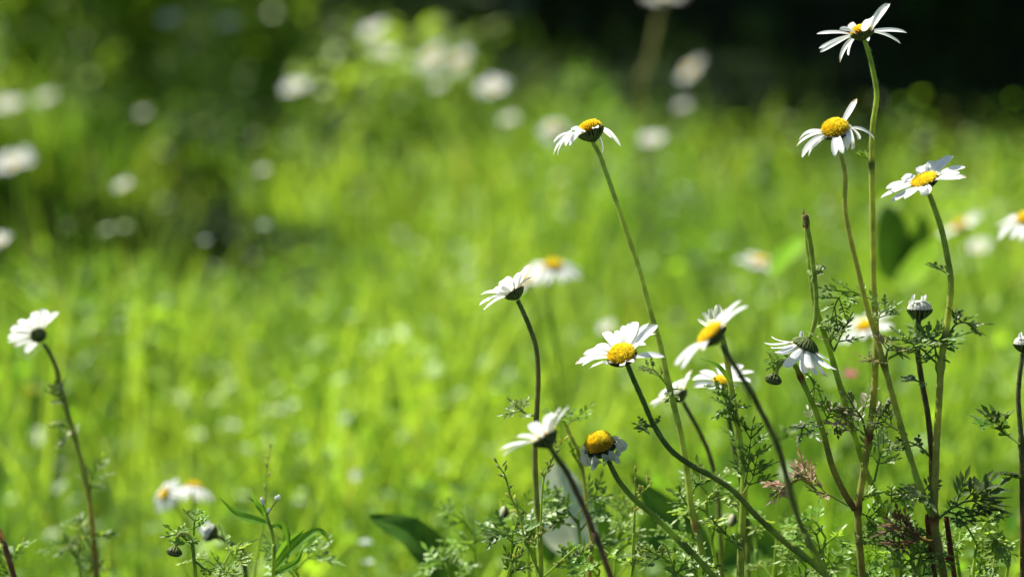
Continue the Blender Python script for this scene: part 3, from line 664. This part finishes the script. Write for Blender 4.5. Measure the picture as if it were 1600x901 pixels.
# ---- I: tall slender daisy with reflexed rays
dI = 1.0
t, b = bloom_plant('daisy', 'tall daisy left of the centre stems with rays bent down and an orange yellow top', 'daisy',
    [(926, 222), (936, 240), (948, 272), (964, 318), (981, 368), (999, 422), (1015, 482), (1032, 540), (1043, 592), (1055, 640), (1066, 690), (1074, 740), (1080, 790), (1091, 840), (1104, 892)], dI, .0008, .0015, ((.34, .44, .09), (.31, .42, .08), (.30, .38, .08)), seed=75, nodes=((1081, 822, .35, (.25, .12, .06)), (1042, 602, .25, OLIVE)))
hero(t, b, 923, 205, dI, 20, (-.36, .92, -.03), [(865, 223, 8), (869, 228, 7), (875, 228, 7), (884, 229, 10), (890, 228, 11), (896, 221, 8), (864, 244, 8), (871, 244, 8), (893, 200, 10, 30, .1, 1), (941, 240, 14, 38, .12, -1), (956, 216, 7), (970, 229, 6, 60), (886, 214, 9), (934, 200, 9, 22, .1, -1)], dome=.72, seed=15, face=.35, nf=330, L=46, bow=.2, depth=.9, droop=.3)
for k, pix in enumerate(([(1042, 600), (1022, 578), (1008, 574)], [(1042, 602), (1048, 612), (1044, 625)], [(1083, 765), (1094, 752), (1104, 748)], [(1081, 800), (1065, 775), (1050, 768)], [(1082, 800), (1100, 785), (1120, 780)])):
    add_leaf(t, b, pix, dI, rn(80 + k), .005, (.12, .2, .04), (.2, .26, .1), bare=.1)
# ---- J
dJ = 1.01
t, b = bloom_plant('daisy', 'sharp white daisy tilted left with broad upright rays, next to a blurred orange centred one', 'daisy',
    [(809, 469), (818, 488), (828, 512), (838, 545), (841, 590), (839, 640), (836, 700), (838, 770), (843, 830), (845, 900)], dJ, .0009, .0013, ((.10, .15, .04), (.16, .17, .06), GREEN), seed=85)
hero(t, b, 803, 456, dJ, 16, (-.5, .84, -.12), [(751, 460, 11), (749, 477, 11), (756, 484, 12), (786, 436, 18, 36), (813, 424, 14, 44), (831, 411, 14), (833, 433, 9, 44), (770, 452, 13, 44), (762, 470, 10)], dome=.4, seed=16, L=56, depth=.85)
add_leaf(t, b, [(836, 650), (818, 644), (804, 632)], dJ, rn(86), .007, (.2, .28, .1))
# ---- K: blurred, near
dK = .915
t, b = bloom_plant('daisy', 'blurred white daisy with a dark calyx, just left of the withered yellow head', 'daisy',
    [(858, 697), (870, 714), (886, 738), (902, 770), (918, 805), (935, 850), (955, 900)], dK, .0010, .0012, (DARK, (.12, .09, .05), (.16, .10, .06)), seed=87)
hero(t, b, 851, 682, dK, 21, (-.52, .84, -.08), [(780, 704, 14), (785, 712, 13), (806, 682, 14, 44), (829, 661, 18, 40), (860, 645, 18, 46), (876, 638, 14), (890, 636, 12)], dome=.35, seed=17, L=62, depth=.95)
# ---- L: withered head
dL = .99
t, b = bloom_plant('daisy', 'withered daisy head with a bulging yellow dome and shrivelled rays curled under it', 'daisy',
    [(948, 712), (956, 730), (968, 752), (990, 778), (1016, 800), (1046, 828), (1080, 864), (1116, 900)], dL, .0010, .0013, (DARK, GREEN, (.1, .16, .04)), seed=91)
head, c_, n_, R_ = hero(t, b, 938, 698, dL, 24, (-.3, .86, .40), [], dome=.95, seed=18, nf=420, depth=.75, bald=.25)
rw = rn(19)
for i in range(11):
    th = 2 * math.pi * i / 11; a_ = n_.orthogonal().normalized(); b_ = n_.cross(a_); er = a_ * math.cos(th) + b_ * math.sin(th)
    root = c_ + er * R_ * 1.02 + n_ * R_ * rw.uniform(.0, .25); tip = c_ + er * R_ * rw.uniform(.5, .85) - n_ * R_ * rw.uniform(.65, .95)
    petal_mb(root, tip, er, R_ * rw.uniform(.75, 1.1), .34, rw.uniform(-.5, .5), 1.5, rw, .35, (.66, .67, .62), curl=.1).build('petal', M['petal'], head, b)
# ---- M: left daisy seen from the back
dM = 1.12
t, b = bloom_plant('daisy', 'lone white daisy near the left edge, seen from behind on a brownish stem', 'daisy',
    [(67, 536), (77, 550), (87, 572), (95, 605), (106, 645), (119, 690), (132, 740), (141, 790), (146, 840), (151, 900)], dM, .0009, .0014, (DARK, OLIVE, (.20, .12, .06)), seed=93)
hero(t, b, 60, 523, dM, 13, (-.30, .45, -.84), [(12, 535, 8), (12, 527, 10), (16, 513, 10), (28, 501, 10), (42, 500, 10), (54, 486, 12), (70, 483, 14), (91, 487, 11), (41, 552, 11), (20, 541, 8)], dome=.3, seed=20, L=48, depth=.7)
for k, pix in enumerate(([(103, 630), (90, 620), (88, 605)], [(108, 650), (92, 665), (76, 666)], [(112, 680), (104, 684)], [(139, 770), (146, 745), (158, 715)], [(146, 862), (125, 850), (108, 855)], [(146, 862), (128, 830), (126, 820)])):
    add_leaf(t, b, pix, dM, rn(94 + k), .006, (.12, .2, .04), (.3, .34, .2), bare=.1)
# ---- N: right edge bud
dN = 1.0
t, b = bloom_plant('daisy', 'unopened white-tipped bud on a straight stem cut by the right edge of the picture', 'daisy',
    [(1598, 552), (1594, 580), (1591, 620), (1594, 665), (1596, 690), (1597, 760), (1598, 900)], dN, .0009, .0012, ((.12, .14, .07), (.09, .10, .04), (.16, .08, .05)), seed=97, nodes=((1596, 694, .5, DARK),))
bud(t, b, 1600, 537, dN, 16, (0, 1, .1), 27, open_=((1596, 518, 7, .3),), pale=(.76, .76, .66))
add_leaf(t, b, [(1594, 694), (1575, 680), (1555, 668), (1534, 664)], dN, rn(98), .008, (.08, .15, .03), (.12, .24, .04), lobe=1.6)
add_leaf(t, b, [(1570, 678), (1562, 665), (1561, 655)], dN, rn(99), .005, (.05, .09, .02), lobe=2)
add_leaf(t, b, [(1597, 745), (1588, 742), (1578, 746)], dN, rn(100), .005, (.05, .09, .02), lobe=1.6)
# ---- O: lower left buds
t, b = bloom_plant('daisy', 'small nodding bud on a crook-shaped stalk at the lower left', 'daisy',
    [(275, 852), (277, 840), (284, 832), (293, 834), (299, 845), (302, 862), (304, 882), (306, 902)], 1.0, .0006, .0008, ((.2, .2, .12), GREEN, GREEN), seed=101)
bud(t, b, 272, 863, 1.0, 12, (-.2, -.95, .1), 28, pale=(.25, .28, .14))
for k, pix in enumerate(([(301, 850), (290, 842), (275, 830), (264, 826)], [(303, 835), (304, 815), (307, 800)], [(304, 875), (320, 888), (335, 888)], [(296, 846), (290, 848)])):
    add_leaf(t, b, pix, 1.0, rn(110 + k), .005, (.10, .2, .03), (.16, .26, .05), bare=.1)
t, b = bloom_plant('daisy', 'blurred opening bud leaning left on a dark curved stem, just behind the small nodding bud', 'daisy',
    [(336, 838), (350, 842), (366, 852), (378, 868), (384, 900)], 1.10, .0010, .0012, (DARK, DARK, DARK), seed=102)
bud(t, b, 328, 832, 1.10, 14, (-.85, .5, .1), 29, open_=((310, 822, 12, .2), (316, 815, 10, .2)), pale=(.7, .72, .6))
t, b = bloom_plant('daisy', 'brown stem without a visible head leaning in the bottom left corner', 'stem', [(-8, 815), (0, 832), (10, 862), (22, 900)], 1.05, .0011, .0013, ((.2, .12, .06),) * 3, seed=103)
t, b = bloom_plant('daisy', 'thin greyish stem with a small feathery tip between the blurred daisy and the withered head', 'stem', [(884, 662), (894, 685), (905, 710), (913, 750), (918, 800), (925, 850), (921, 900)], 1.06, .0007, .0011, (OLIVE, OLIVE, (.2, .14, .06)), seed=104)
add_leaf(t, b, [(886, 664), (878, 655), (872, 650)], 1.06, rn(120), .007, (.16, .26, .05)); add_leaf(t, b, [(886, 664), (896, 655), (905, 652)], 1.06, rn(121), .007, (.16, .26, .05)); add_leaf(t, b, [(912, 745), (900, 715), (892, 700)], 1.06, rn(122), .006)
for (x_, y_, d_, lb, sd) in ((783, 800, 1.06, 'tiny dark bud pointing left among feathery leaves, left of the centre stems', 1), (1074, 884, 1.05, 'dark round bud at the bottom edge beneath the long curved stem', 2), (1140, 812, 1.08, 'small dark bud low behind the middle stems', 3)):
    t, b = bloom_plant('daisy', lb, 'bud', [(x_ + 10, y_ + 2), (x_ + 22, y_ - 2), (x_ + 36, y_ + 12), (x_ + 42, y_ + 60), (x_ + 44, 905)], d_, .0006, .0008, (OLIVE, GREEN, GREEN), seed=130 + sd)
    bud(t, b, x_ + 3, y_, d_, 10, (-.9, .2, .2), 30 + sd)
#BACK
# ------------------------------------------------------------------ soft daisies of the middle ground and far meadow
proto = {}
def make_proto(kind):
    rnd = rn(200 + kind); o = Vector((0, 0, 0)); n = Vector((0, 0, 1)); R_ = .0042 if kind != 2 else .0026
    cal = calyx_mb(o, n, R_, .75, rnd, 16); dsk = disc_mb(o + n * .0003, n, R_ * .95, .6, rnd, 90)
    pts = []; np_ = 15; droop = (.0, .45, -.25, .8)[kind]
    pet = []
    for i in range(np_):
        if rnd.random() < .08: continue
        th = 2 * math.pi * i / np_ + rnd.uniform(-.08, .08); e = Vector((math.cos(th), math.sin(th), 0)); L = .0105 * rnd.uniform(.85, 1.1)
        dr = (e + n * (-droop + rnd.uniform(-.15, .15))).normalized()
        pet.append(petal_mb(e * R_ * .9, e * R_ * .9 + dr * L, n, .0031, .1, rnd.uniform(-.2, .2), 1, rnd))
    mk = lambda mb, nm, mt: mb.build(nm, M[mt])
    h = mk(cal, 'flower_head', 'bract'); ds = mk(dsk, 'disc', 'disc'); ds.parent = h
    ps = []
    for p in pet:
        q = mk(p, 'petal', 'petal'); q.parent = h; ps.append(q)
    return h, [ds] + ps
def far_daisy(label, px, py, d, nrm, size=1.0, kind=0, stem=None, group='soft out of focus daisies', r=.0011, cols=(GREEN, GREEN, GREEN), cat='daisy'):
    if kind == 2: nrm = (nrm[0] - .25, .85, .42); size *= .82
    c = P(px, py, d); n = camdir(nrm); rnd = rn(int(px * 7 + py))
    if stem: pts = [c - n * .003 * size] + ptsOf(stem, d)
    else: pts = [c - n * .003 * size, c - n * .014 + Vector((0, 0, -.012)), c + Vector((rnd.uniform(-.01, .02), rnd.uniform(-.01, .01), -.09 if c.z > .16 else -c.z * .5))]
    e = pts[-1]; pts.append(Vector((e.x + rnd.uniform(-.01, .02), e.y, -.003)))
    b = Vector((pts[-1].x, pts[-1].y, 0)); t = thing('daisy', label, cat, b, group)
    stem_mesh('stem', t, b, pts, r * .8, r * 1.2, cols, hairs=False, rnd=rnd)
    if kind not in proto: proto[kind] = make_proto(kind); h, ch = proto[kind]; first = True
    else:
        h0, ch0 = proto[kind]; h = h0.copy(); C.objects.link(h); ch = []
        for q in ch0:
            q2 = q.copy(); C.objects.link(q2); q2.parent = h
    h.parent = t; h.matrix_local = Matrix.Translation(c - b) @ n.to_track_quat('Z', 'Y').to_matrix().to_4x4() @ Matrix.Rotation(rnd.uniform(0, 6.28), 4, 'Z') @ Matrix.Diagonal((size, size, size, 1))
    return t, b
FD = [
 ('soft daisy with an orange centre directly right of the sharp tilted one', 864, 417, 1.40, (.05, .85, .35), 1.1, 1),
 ('pale soft daisy half hidden right behind the sharp tilted one', 822, 440, 1.42, (-.4, .8, .2), .9, 0),
 ('soft flat white daisy just left of the folded stem, with a yellowish centre', 1188, 411, 1.6, (.1, .85, .25), 1.0, 0),
 ('soft tilted daisy behind the two long right-hand stems, below the slanted sharp one', 1354, 512, 1.26, (-.3, .88, .3), 1.05, 0),
 ('blurred daisy seen on edge at the right, slanting up right below the slanted sharp one', 1500, 355, 1.6, (-.5, .85, .05), 1.1, 0),
 ('faint round blurred daisy just below the one seen on edge at the right', 1529, 388, 1.75, (0, .5, .8), .9, 2),
 ('fairly clear daisy cut by the right edge of the picture, yellow centre showing', 1604, 344, 1.22, (-.2, .8, .4), 1.0, 1),
 ('blurred white daisy floating right of the tall reflexed daisy', 1020, 221, 2.0, (.1, .4, .85), 1.1, 2),
 ('dim round blurred daisy above the meadow edge right of the tall reflexed daisy', 1067, 167, 2.3, (0, .5, .8), .7, 2),
 ('grey slanted blurred daisy against the dark wood at top centre', 1080, 110, 2.4, (-.6, .6, .3), 1.0, 0),
 ('blurred daisy cut by the top edge on a thick pale stalk', 1038, -4, 2.3, (0, .95, -.1), 1.3, 0),
 ('large bright blurred daisy at the dark wood edge, left of the tall reflexed daisy', 770, 140, 2.1, (.1, .5, .8), 1.5, 2),
 ('right one of a pair of slanted blurred daisies against the wood', 718, 98, 2.4, (-.6, .5, .5), 1.1, 0),
 ('left one of a pair of slanted blurred daisies against the wood', 677, 91, 2.4, (-.6, .5, .5), 1.15, 0),
 ('big round blurred daisy, upper one of a close pair at the top', 586, 50, 2.5, (-.2, .3, .9), 1.5, 2),
 ('lower one of a close pair of blurred daisies at the top', 598, 84, 2.4, (.3, .5, .8), 1.2, 2),
 ('single round blurred daisy in the grass at upper left centre', 462, 140, 2.2, (0, .3, .9), 1.3, 2),
 ('round blurred daisy near the top edge, right one of two at upper left', 356, 38, 2.8, (0, .4, .9), 1.1, 2),
 ('round blurred daisy near the top edge, left one of two at upper left', 266, 32, 2.8, (0, .4, .9), 1.15, 2),
 ('bright blurred daisy at the left edge, upper of two', 14, 167, 2.3, (.1, .4, .9), 1.35, 2),
 ('dim blurred daisy right of the bright one at the left edge', 72, 155, 2.5, (0, .4, .9), 1.1, 2),
 ('small dim blurred daisy above the dark hollow', 224, 178, 2.4, (0, .4, .9), .6, 2),
 ('biggest blurred daisy, lower of two at the left edge', 22, 258, 2.0, (.1, .4, .9), 1.7, 2),
 ('small round blurred daisy at the lower rim of the dark hollow', 193, 291, 1.9, (0, .3, .9), .7, 2),
 ('blurred white speck of a daisy on the left edge below the hollow', 0, 378, 1.6, (0, .4, .9), .8, 2),
 ('dim blurred daisy beneath the large bright one at the wood edge', 795, 188, 2.2, (0, .4, .9), .8, 2),
 ('pale yellowish blurred daisy directly left of the tall reflexed daisy', 868, 205, 2.0, (0, .5, .8), .9, 1),
 ('faint blurred daisy under the slanted pair at the wood edge', 685, 135, 2.3, (0, .4, .9), .7, 2),
 ('small blurred daisy right of the dark hollow', 410, 267, 2.0, (0, .4, .9), .5, 2),
 ('faint pale daisy above the wide open sharp one', 948, 512, 1.6, (-.3, .7, .5), .6, 2),
 ('drooping white daisy with orange top at the lower left', 302, 762, 1.28, (.1, .9, -.2), .85, 3),
 ('small white opening daisy left of the drooping one at the lower left', 258, 772, 1.26, (-.6, .5, .6), .65, 1),
]
for f in FD:
    lb, px_, py_, d_, n_, s_, kd = f
    st = None; r_ = .0011; cl = (GREEN, GREEN, GREEN)
    if 'thick pale stalk' in lb: st = [(1030, 20), (1022, 60), (1010, 115), (1002, 160)]; r_ = .0022; cl = ((.25, .26, .12),) * 3
    far_daisy(lb, px_, py_, d_, n_, s_, kd, st, r=r_, cols=cl)

def spot_flower(label, px, py, d, col, size, cat='wildflower'):
    c = P(px, py, d); b = Vector((c.x, c.y, 0)); t = thing('wildflower', label, cat, b); rnd = rn(int(px))
    stem_mesh('stem', t, b, [c, c + Vector((.004, 0, -c.z * .5)), Vector((c.x, c.y, -.003))], .0006, .0008, (GREEN,) * 3, hairs=False, rnd=rnd)
    mb = MB()
    for i in range(9):
        th = 6.283 * i / 9; e = Vector((math.cos(th), math.sin(th), rnd.uniform(.4, .9))).normalized()
        p = petal_mb(c, c + e * size, Vector((0, 0, 1)), size * .5, .15, 0, 1, rnd, col=col); k0 = len(mb.v); mb.add(p.v, p.f, [tuple(np.clip(np.array(x_) / .8 * np.array(col), 0, 1)) for x_ in p.c])
    mb.build('blossom', M['petal'], t, b)
spot_flower('small pink wildflower blurred behind the long right-hand stems', 1328, 590, 1.35, (.75, .28, .5), .0045)
spot_flower('small blurred yellow wildflower below the daisy at the left edge', 48, 616, 1.6, (.6, .55, .05), .005)
for (px_, py_, d_, s_, lb) in ((570, 852, 1.3, .004, 'small white wildflower blurred left of the broad dark leaf'), (575, 882, 1.32, .0035, 'white wildflower at the bottom edge below another, left of the broad dark leaf'), (412, 356, 1.8, .0045, 'small pale blurred leaf glint in the grass left of centre, built from petals'), (320, 380, 1.8, .004, 'faint pale blurred spot left of the other pale spot in the grass')):
    spot_flower(lb, px_, py_, d_, (.72, .76, .72), s_)  # the pale spot left of centre stands in for a leaf glint

# ------------------------------------------------------------------ broad leaves
def broad(label, leaves, d, mat='shade_leaf', name='broad_leaved_weed'):
    p0 = P(leaves[0][0][0][0], leaves[0][0][0][1], leaves[0][4] if len(leaves[0]) > 4 else d); b = Vector((p0.x, p0.y, 0)); t = thing(name, label, 'weed', b)
    for lf in leaves:
        pix, wpx, nrm, col = lf[:4]; dd = lf[4] if len(lf) > 4 else d; mt = lf[5] if len(lf) > 5 else mat; fold = lf[6] if len(lf) > 6 else .25
        pts = ptsOf(pix, dd); mb = MB(); blade_leaf(mb, pts, wpx * PX * dd, camdir(nrm), col, rn(5), fold=fold, round_=True, wave=.02)
        o = mb.build('leaf', M[mt], t, b)
        mb = MB(); e = pts[0]; g_ = b + Vector((0, 0, -.003)); mb.tube(spline([e, e.lerp(g_, .5) + Vector((.003, 0, 0)), g_], 5), [.0012] * 11, [GREEN] * 11, n=7); mb.build('leaf_stalk', M['stem'], t, b)
    return t
DG = (.05, .12, .018)  # darkened leaf green, the side turned from the sun put into the colour
broad('broad dark green leaf rising at the bottom centre with a rounded pointed tip', [([(720, 960), (690, 890), (640, 835), (576, 806)], 68, (.5, .45, .75), DG, 1.14)], 1.14)
broad('weed with a large pale woolly leaf and dark leaves, behind the withered head', [([(905, 870), (890, 815), (878, 765), (868, 722)], 92, (-.35, .75, .55), (.50, .56, .42), 1.22, 'woolly', .35), ([(930, 880), (935, 840), (920, 790), (905, 770)], 50, (.3, .3, .9), DG, 1.23), ([(860, 880), (858, 840), (862, 800), (870, 770)], 40, (-.3, .3, .9), DG, 1.24)], 1.22)
broad('dark broad leaves behind the long curved stem at lower centre', [([(1110, 880), (1075, 840), (1035, 800), (985, 740)], 60, (.5, .2, .8), DG, 1.17), ([(1000, 860), (1030, 830), (1060, 810), (1095, 820)], 60, (0, .3, .9), DG, 1.2), ([(1110, 890), (1160, 860), (1190, 850), (1215, 870)], 55, (0, .3, .9), DG, 1.2)], 1.17)
broad('dark upright leaf with a bright green one beside it, blurred behind the right-hand stems', [([(1395, 440), (1392, 400), (1388, 350), (1385, 318)], 66, (.4, .2, .9), (.04, .10, .015), 1.5), ([(1402, 430), (1425, 395), (1440, 360), (1438, 335)], 36, (.4, .2, .9), (.04, .10, .015), 1.5), ([(1400, 450), (1430, 430), (1455, 395), (1470, 370)], 62, (-.4, .7, .5), (.17, .30, .02), 1.48, 'weed')], 1.5)
broad('bright lime leaf blurred behind the stem folded back on itself', [([(1205, 430), (1225, 405), (1245, 385), (1262, 372)], 46, (-.4, .7, .5), (.16, .32, .02), 1.5, 'weed')], 1.5)

# weed with lance-shaped leaves at the lower left
wpts = ground_pts([(416, 800), (420, 815), (426, 835), (428, 870), (427, 900)], 1.03); t, b = plant('lanceolate_weed', 'small weed with narrow lance-shaped leaves and tiny white buds at the lower left', 'weed', wpts, None)
stem_mesh('stem', t, b, wpts, .0006, .001, (GREEN,) * 3, rnd=rn(1))
for k, (pix, wp, nr) in enumerate((([(420, 818), (398, 812), (370, 802), (343, 777)], 13, (0, .6, .8)), ([(418, 812), (410, 798), (400, 785), (394, 765)], 12, (.5, .3, .8)), ([(414, 806), (404, 790), (385, 775)], 8, (.3, .6, .7)), ([(424, 822), (440, 820), (450, 836), (452, 862)], 12, (-.3, .3, .9)), ([(424, 895), (450, 865), (480, 838), (502, 830), (517, 850)], 16, (0, .6, .8)), ([(426, 880), (448, 850), (462, 838), (476, 826)], 12, (.4, .4, .8)), ([(428, 896), (460, 880), (475, 855)], 12, (0, .4, .8)))):
    mb = MB(); blade_leaf(mb, ptsOf(pix, 1.03 + .003 * (k % 3)), wp * PX, camdir(nr), (.10, .22, .03), rn(k), fold=.4); mb.build('leaf', M['weed'], t, b)
for (x_, y_) in ((432, 778), (436, 776), (411, 785), (420, 797), (409, 780)):
    mb = MB(); mb.blob(P(x_, y_, 1.03), .0007, (.7, .72, .66), sq=1.4); mb.tube([P(x_, y_ + 2, 1.03), P((x_ + 416) / 2, (y_ + 806) / 2, 1.03), P(417, 806, 1.03)], [.0002] * 3, [GREEN] * 3, n=4); mb.build('bud', M['petal'], t, b)

# ------------------------------------------------------------------ grass stalks with seeds
def stalk(label, pix, d, seeds, r=.0004, spread=.003):
    pts = ground_pts(pix, d); t, b = plant('seed_stalk', label, 'grass stalk', pts, 'thin seeded grass stalks'); rnd = rn(len(label))
    stem_mesh('stem', t, b, pts, r * .5, r * 1.6, (PALE, GREEN, GREEN), hairs=False, rnd=rnd); sp = spline(pts[:len(pix)], 8); mb = MB()
    for i in range(seeds):
        q = sp[int(i / seeds * len(sp) * .75)]; dr = Vector((rnd.uniform(-1, 1), rnd.uniform(-1, 1), rnd.uniform(.4, 1.2))).normalized(); e = q + dr * spread * rnd.uniform(.4, 1)
        mb.tube([q, e], [.00015] * 2, [PALE] * 2, n=4); mb.blob(e, .0005, jit((.30, .33, .14), .3, rnd), dr, 5, 4, 2.6)
    mb.build('seed_head', M['feather'], t, b)
stalk('thin seeded stalk leaning left, left of the pale woolly leaf', [(780, 728), (790, 745), (798, 775), (812, 805), (822, 850), (845, 900)], 1.0, 14)
stalk('thin arching seeded stalk low between the pale leaf and the blurred daisy stem', [(856, 828), (838, 840), (816, 862), (800, 880), (790, 905)], 1.0, 16)
stalk('straight thin green stalk standing right of the withered head', [(993, 735), (992, 780), (990, 830), (987, 905)], 1.0, 5, spread=.0012)
stalk('short branching seeded stalk right of the withered head', [(1020, 752), (1008, 765), (998, 774), (992, 800), (990, 905)], 1.005, 12)
stalk('thin seeded stalk arching in front of the middle stems low down', [(1055, 863), (1020, 860), (1000, 862), (988, 890), (984, 908)], 1.0, 12, spread=.002)
stalk('pale stalk rising above the lance-leaved weed at the lower left', [(423, 700), (419, 730), (415, 765), (413, 810), (398, 905)], 1.10, 6, spread=.002)
stalk('seeded stalk slanting in front of the blurred daisy stem', [(878, 690), (868, 706), (858, 730), (848, 760), (842, 905)], 1.0, 14)
stalk('long pale seeded stalk lying low right of the lower grass', [(926, 853), (900, 866), (870, 884), (845, 905)], 1.0, 10, spread=.001)

# ------------------------------------------------------------------ feathery foliage of flowerless chamomile plants along the lower edge
PL = [(1105, 770, 1.03), (965, 835, 1.06), (905, 800, 1.05), (830, 800, 1.05), (800, 840, 1.02), (1215, 830, 1.05), 
      (1290, 840, 1.02), (1385, 830, 1.03), (1405, 860, 1.0), (1440, 870, .99), (1500, 840, 1.03), (1530, 835, 1.0), (1575, 850, 1.0), (1350, 885, 1.03), (1090, 850, 1.05), (930, 870, 1.03), (1260, 885, 1.02), (700, 885, 1.08), (125, 845, 1.12), (350, 880, 1.02), (460, 875, 1.06), (20, 880, 1.06), (740, 835, 1.1), (1050, 880, 1.0)]
def where(x):
    for lim, s in ((200, 'below the lone daisy at the left edge'), (500, 'around the lower left buds'), (780, 'right of the broad dark leaf'), (900, 'in front of the pale woolly leaf'), (1010, 'under the withered head'), (1130, 'between the middle stems'), (1240, 'under the half open daisy stem'), (1320, 'under the hanging daisy'), (1400, 'around the foot of the tallest daisy'), (1480, 'among the reddish leaves of the branching daisy'), (1601, 'in the lower right corner')):
        if x < lim: return s
seen = {}
hts = ['tallest', 'second tallest', 'third tallest', 'fourth tallest', 'fifth tallest', 'lowest']
for (x_, y_, d_) in sorted(PL, key=lambda q: q[1]):
    wh = where(x_); k = seen.get(wh, 0); seen[wh] = k + 1; rnd = rn(x_ * 3 + y_)
    pts = ground_pts([(x_, y_), (x_ + rnd.uniform(-6, 6), y_ + 30), (x_ + rnd.uniform(-12, 12), y_ + 75)], d_)
    t, b = plant('feathery_plant', f'{hts[min(k, 5)]} feathery-leaved plant {wh}', 'foliage plant', pts, 'flowerless feathery-leaved plants')
    stem_mesh('stem', t, b, pts, .0004, .0009, (GREEN, GREEN, OLIVE), hairs=False, rnd=rnd)
    sp = spline(pts[:-1], 6)
    lc = [(.12, .20, .03), (.16, .28, .03), (.09, .16, .03), (.19, .28, .05)][rnd.randrange(4)]
    for i in range(5):
        q = sp[int(i / 5 * len(sp) * .8)]; th = rnd.uniform(0, 6.28); ln = rnd.uniform(.008, .018)
        dr = Vector((math.cos(th), math.sin(th) * .7, rnd.uniform(.1, .9))).normalized()
        mb = MB(); feather(mb, [q, q + dr * ln * .5 + Vector((0, 0, .002)), q + dr * ln + Vector((0, 0, -.003 * rnd.random()))], rnd, rnd.uniform(.005, .008), .85, lc, mixc(lc, (.2, .3, .12), .5), rnd.uniform(.9, 1.5), .25)
        mb.build('leaf', M['feather'], t, b)
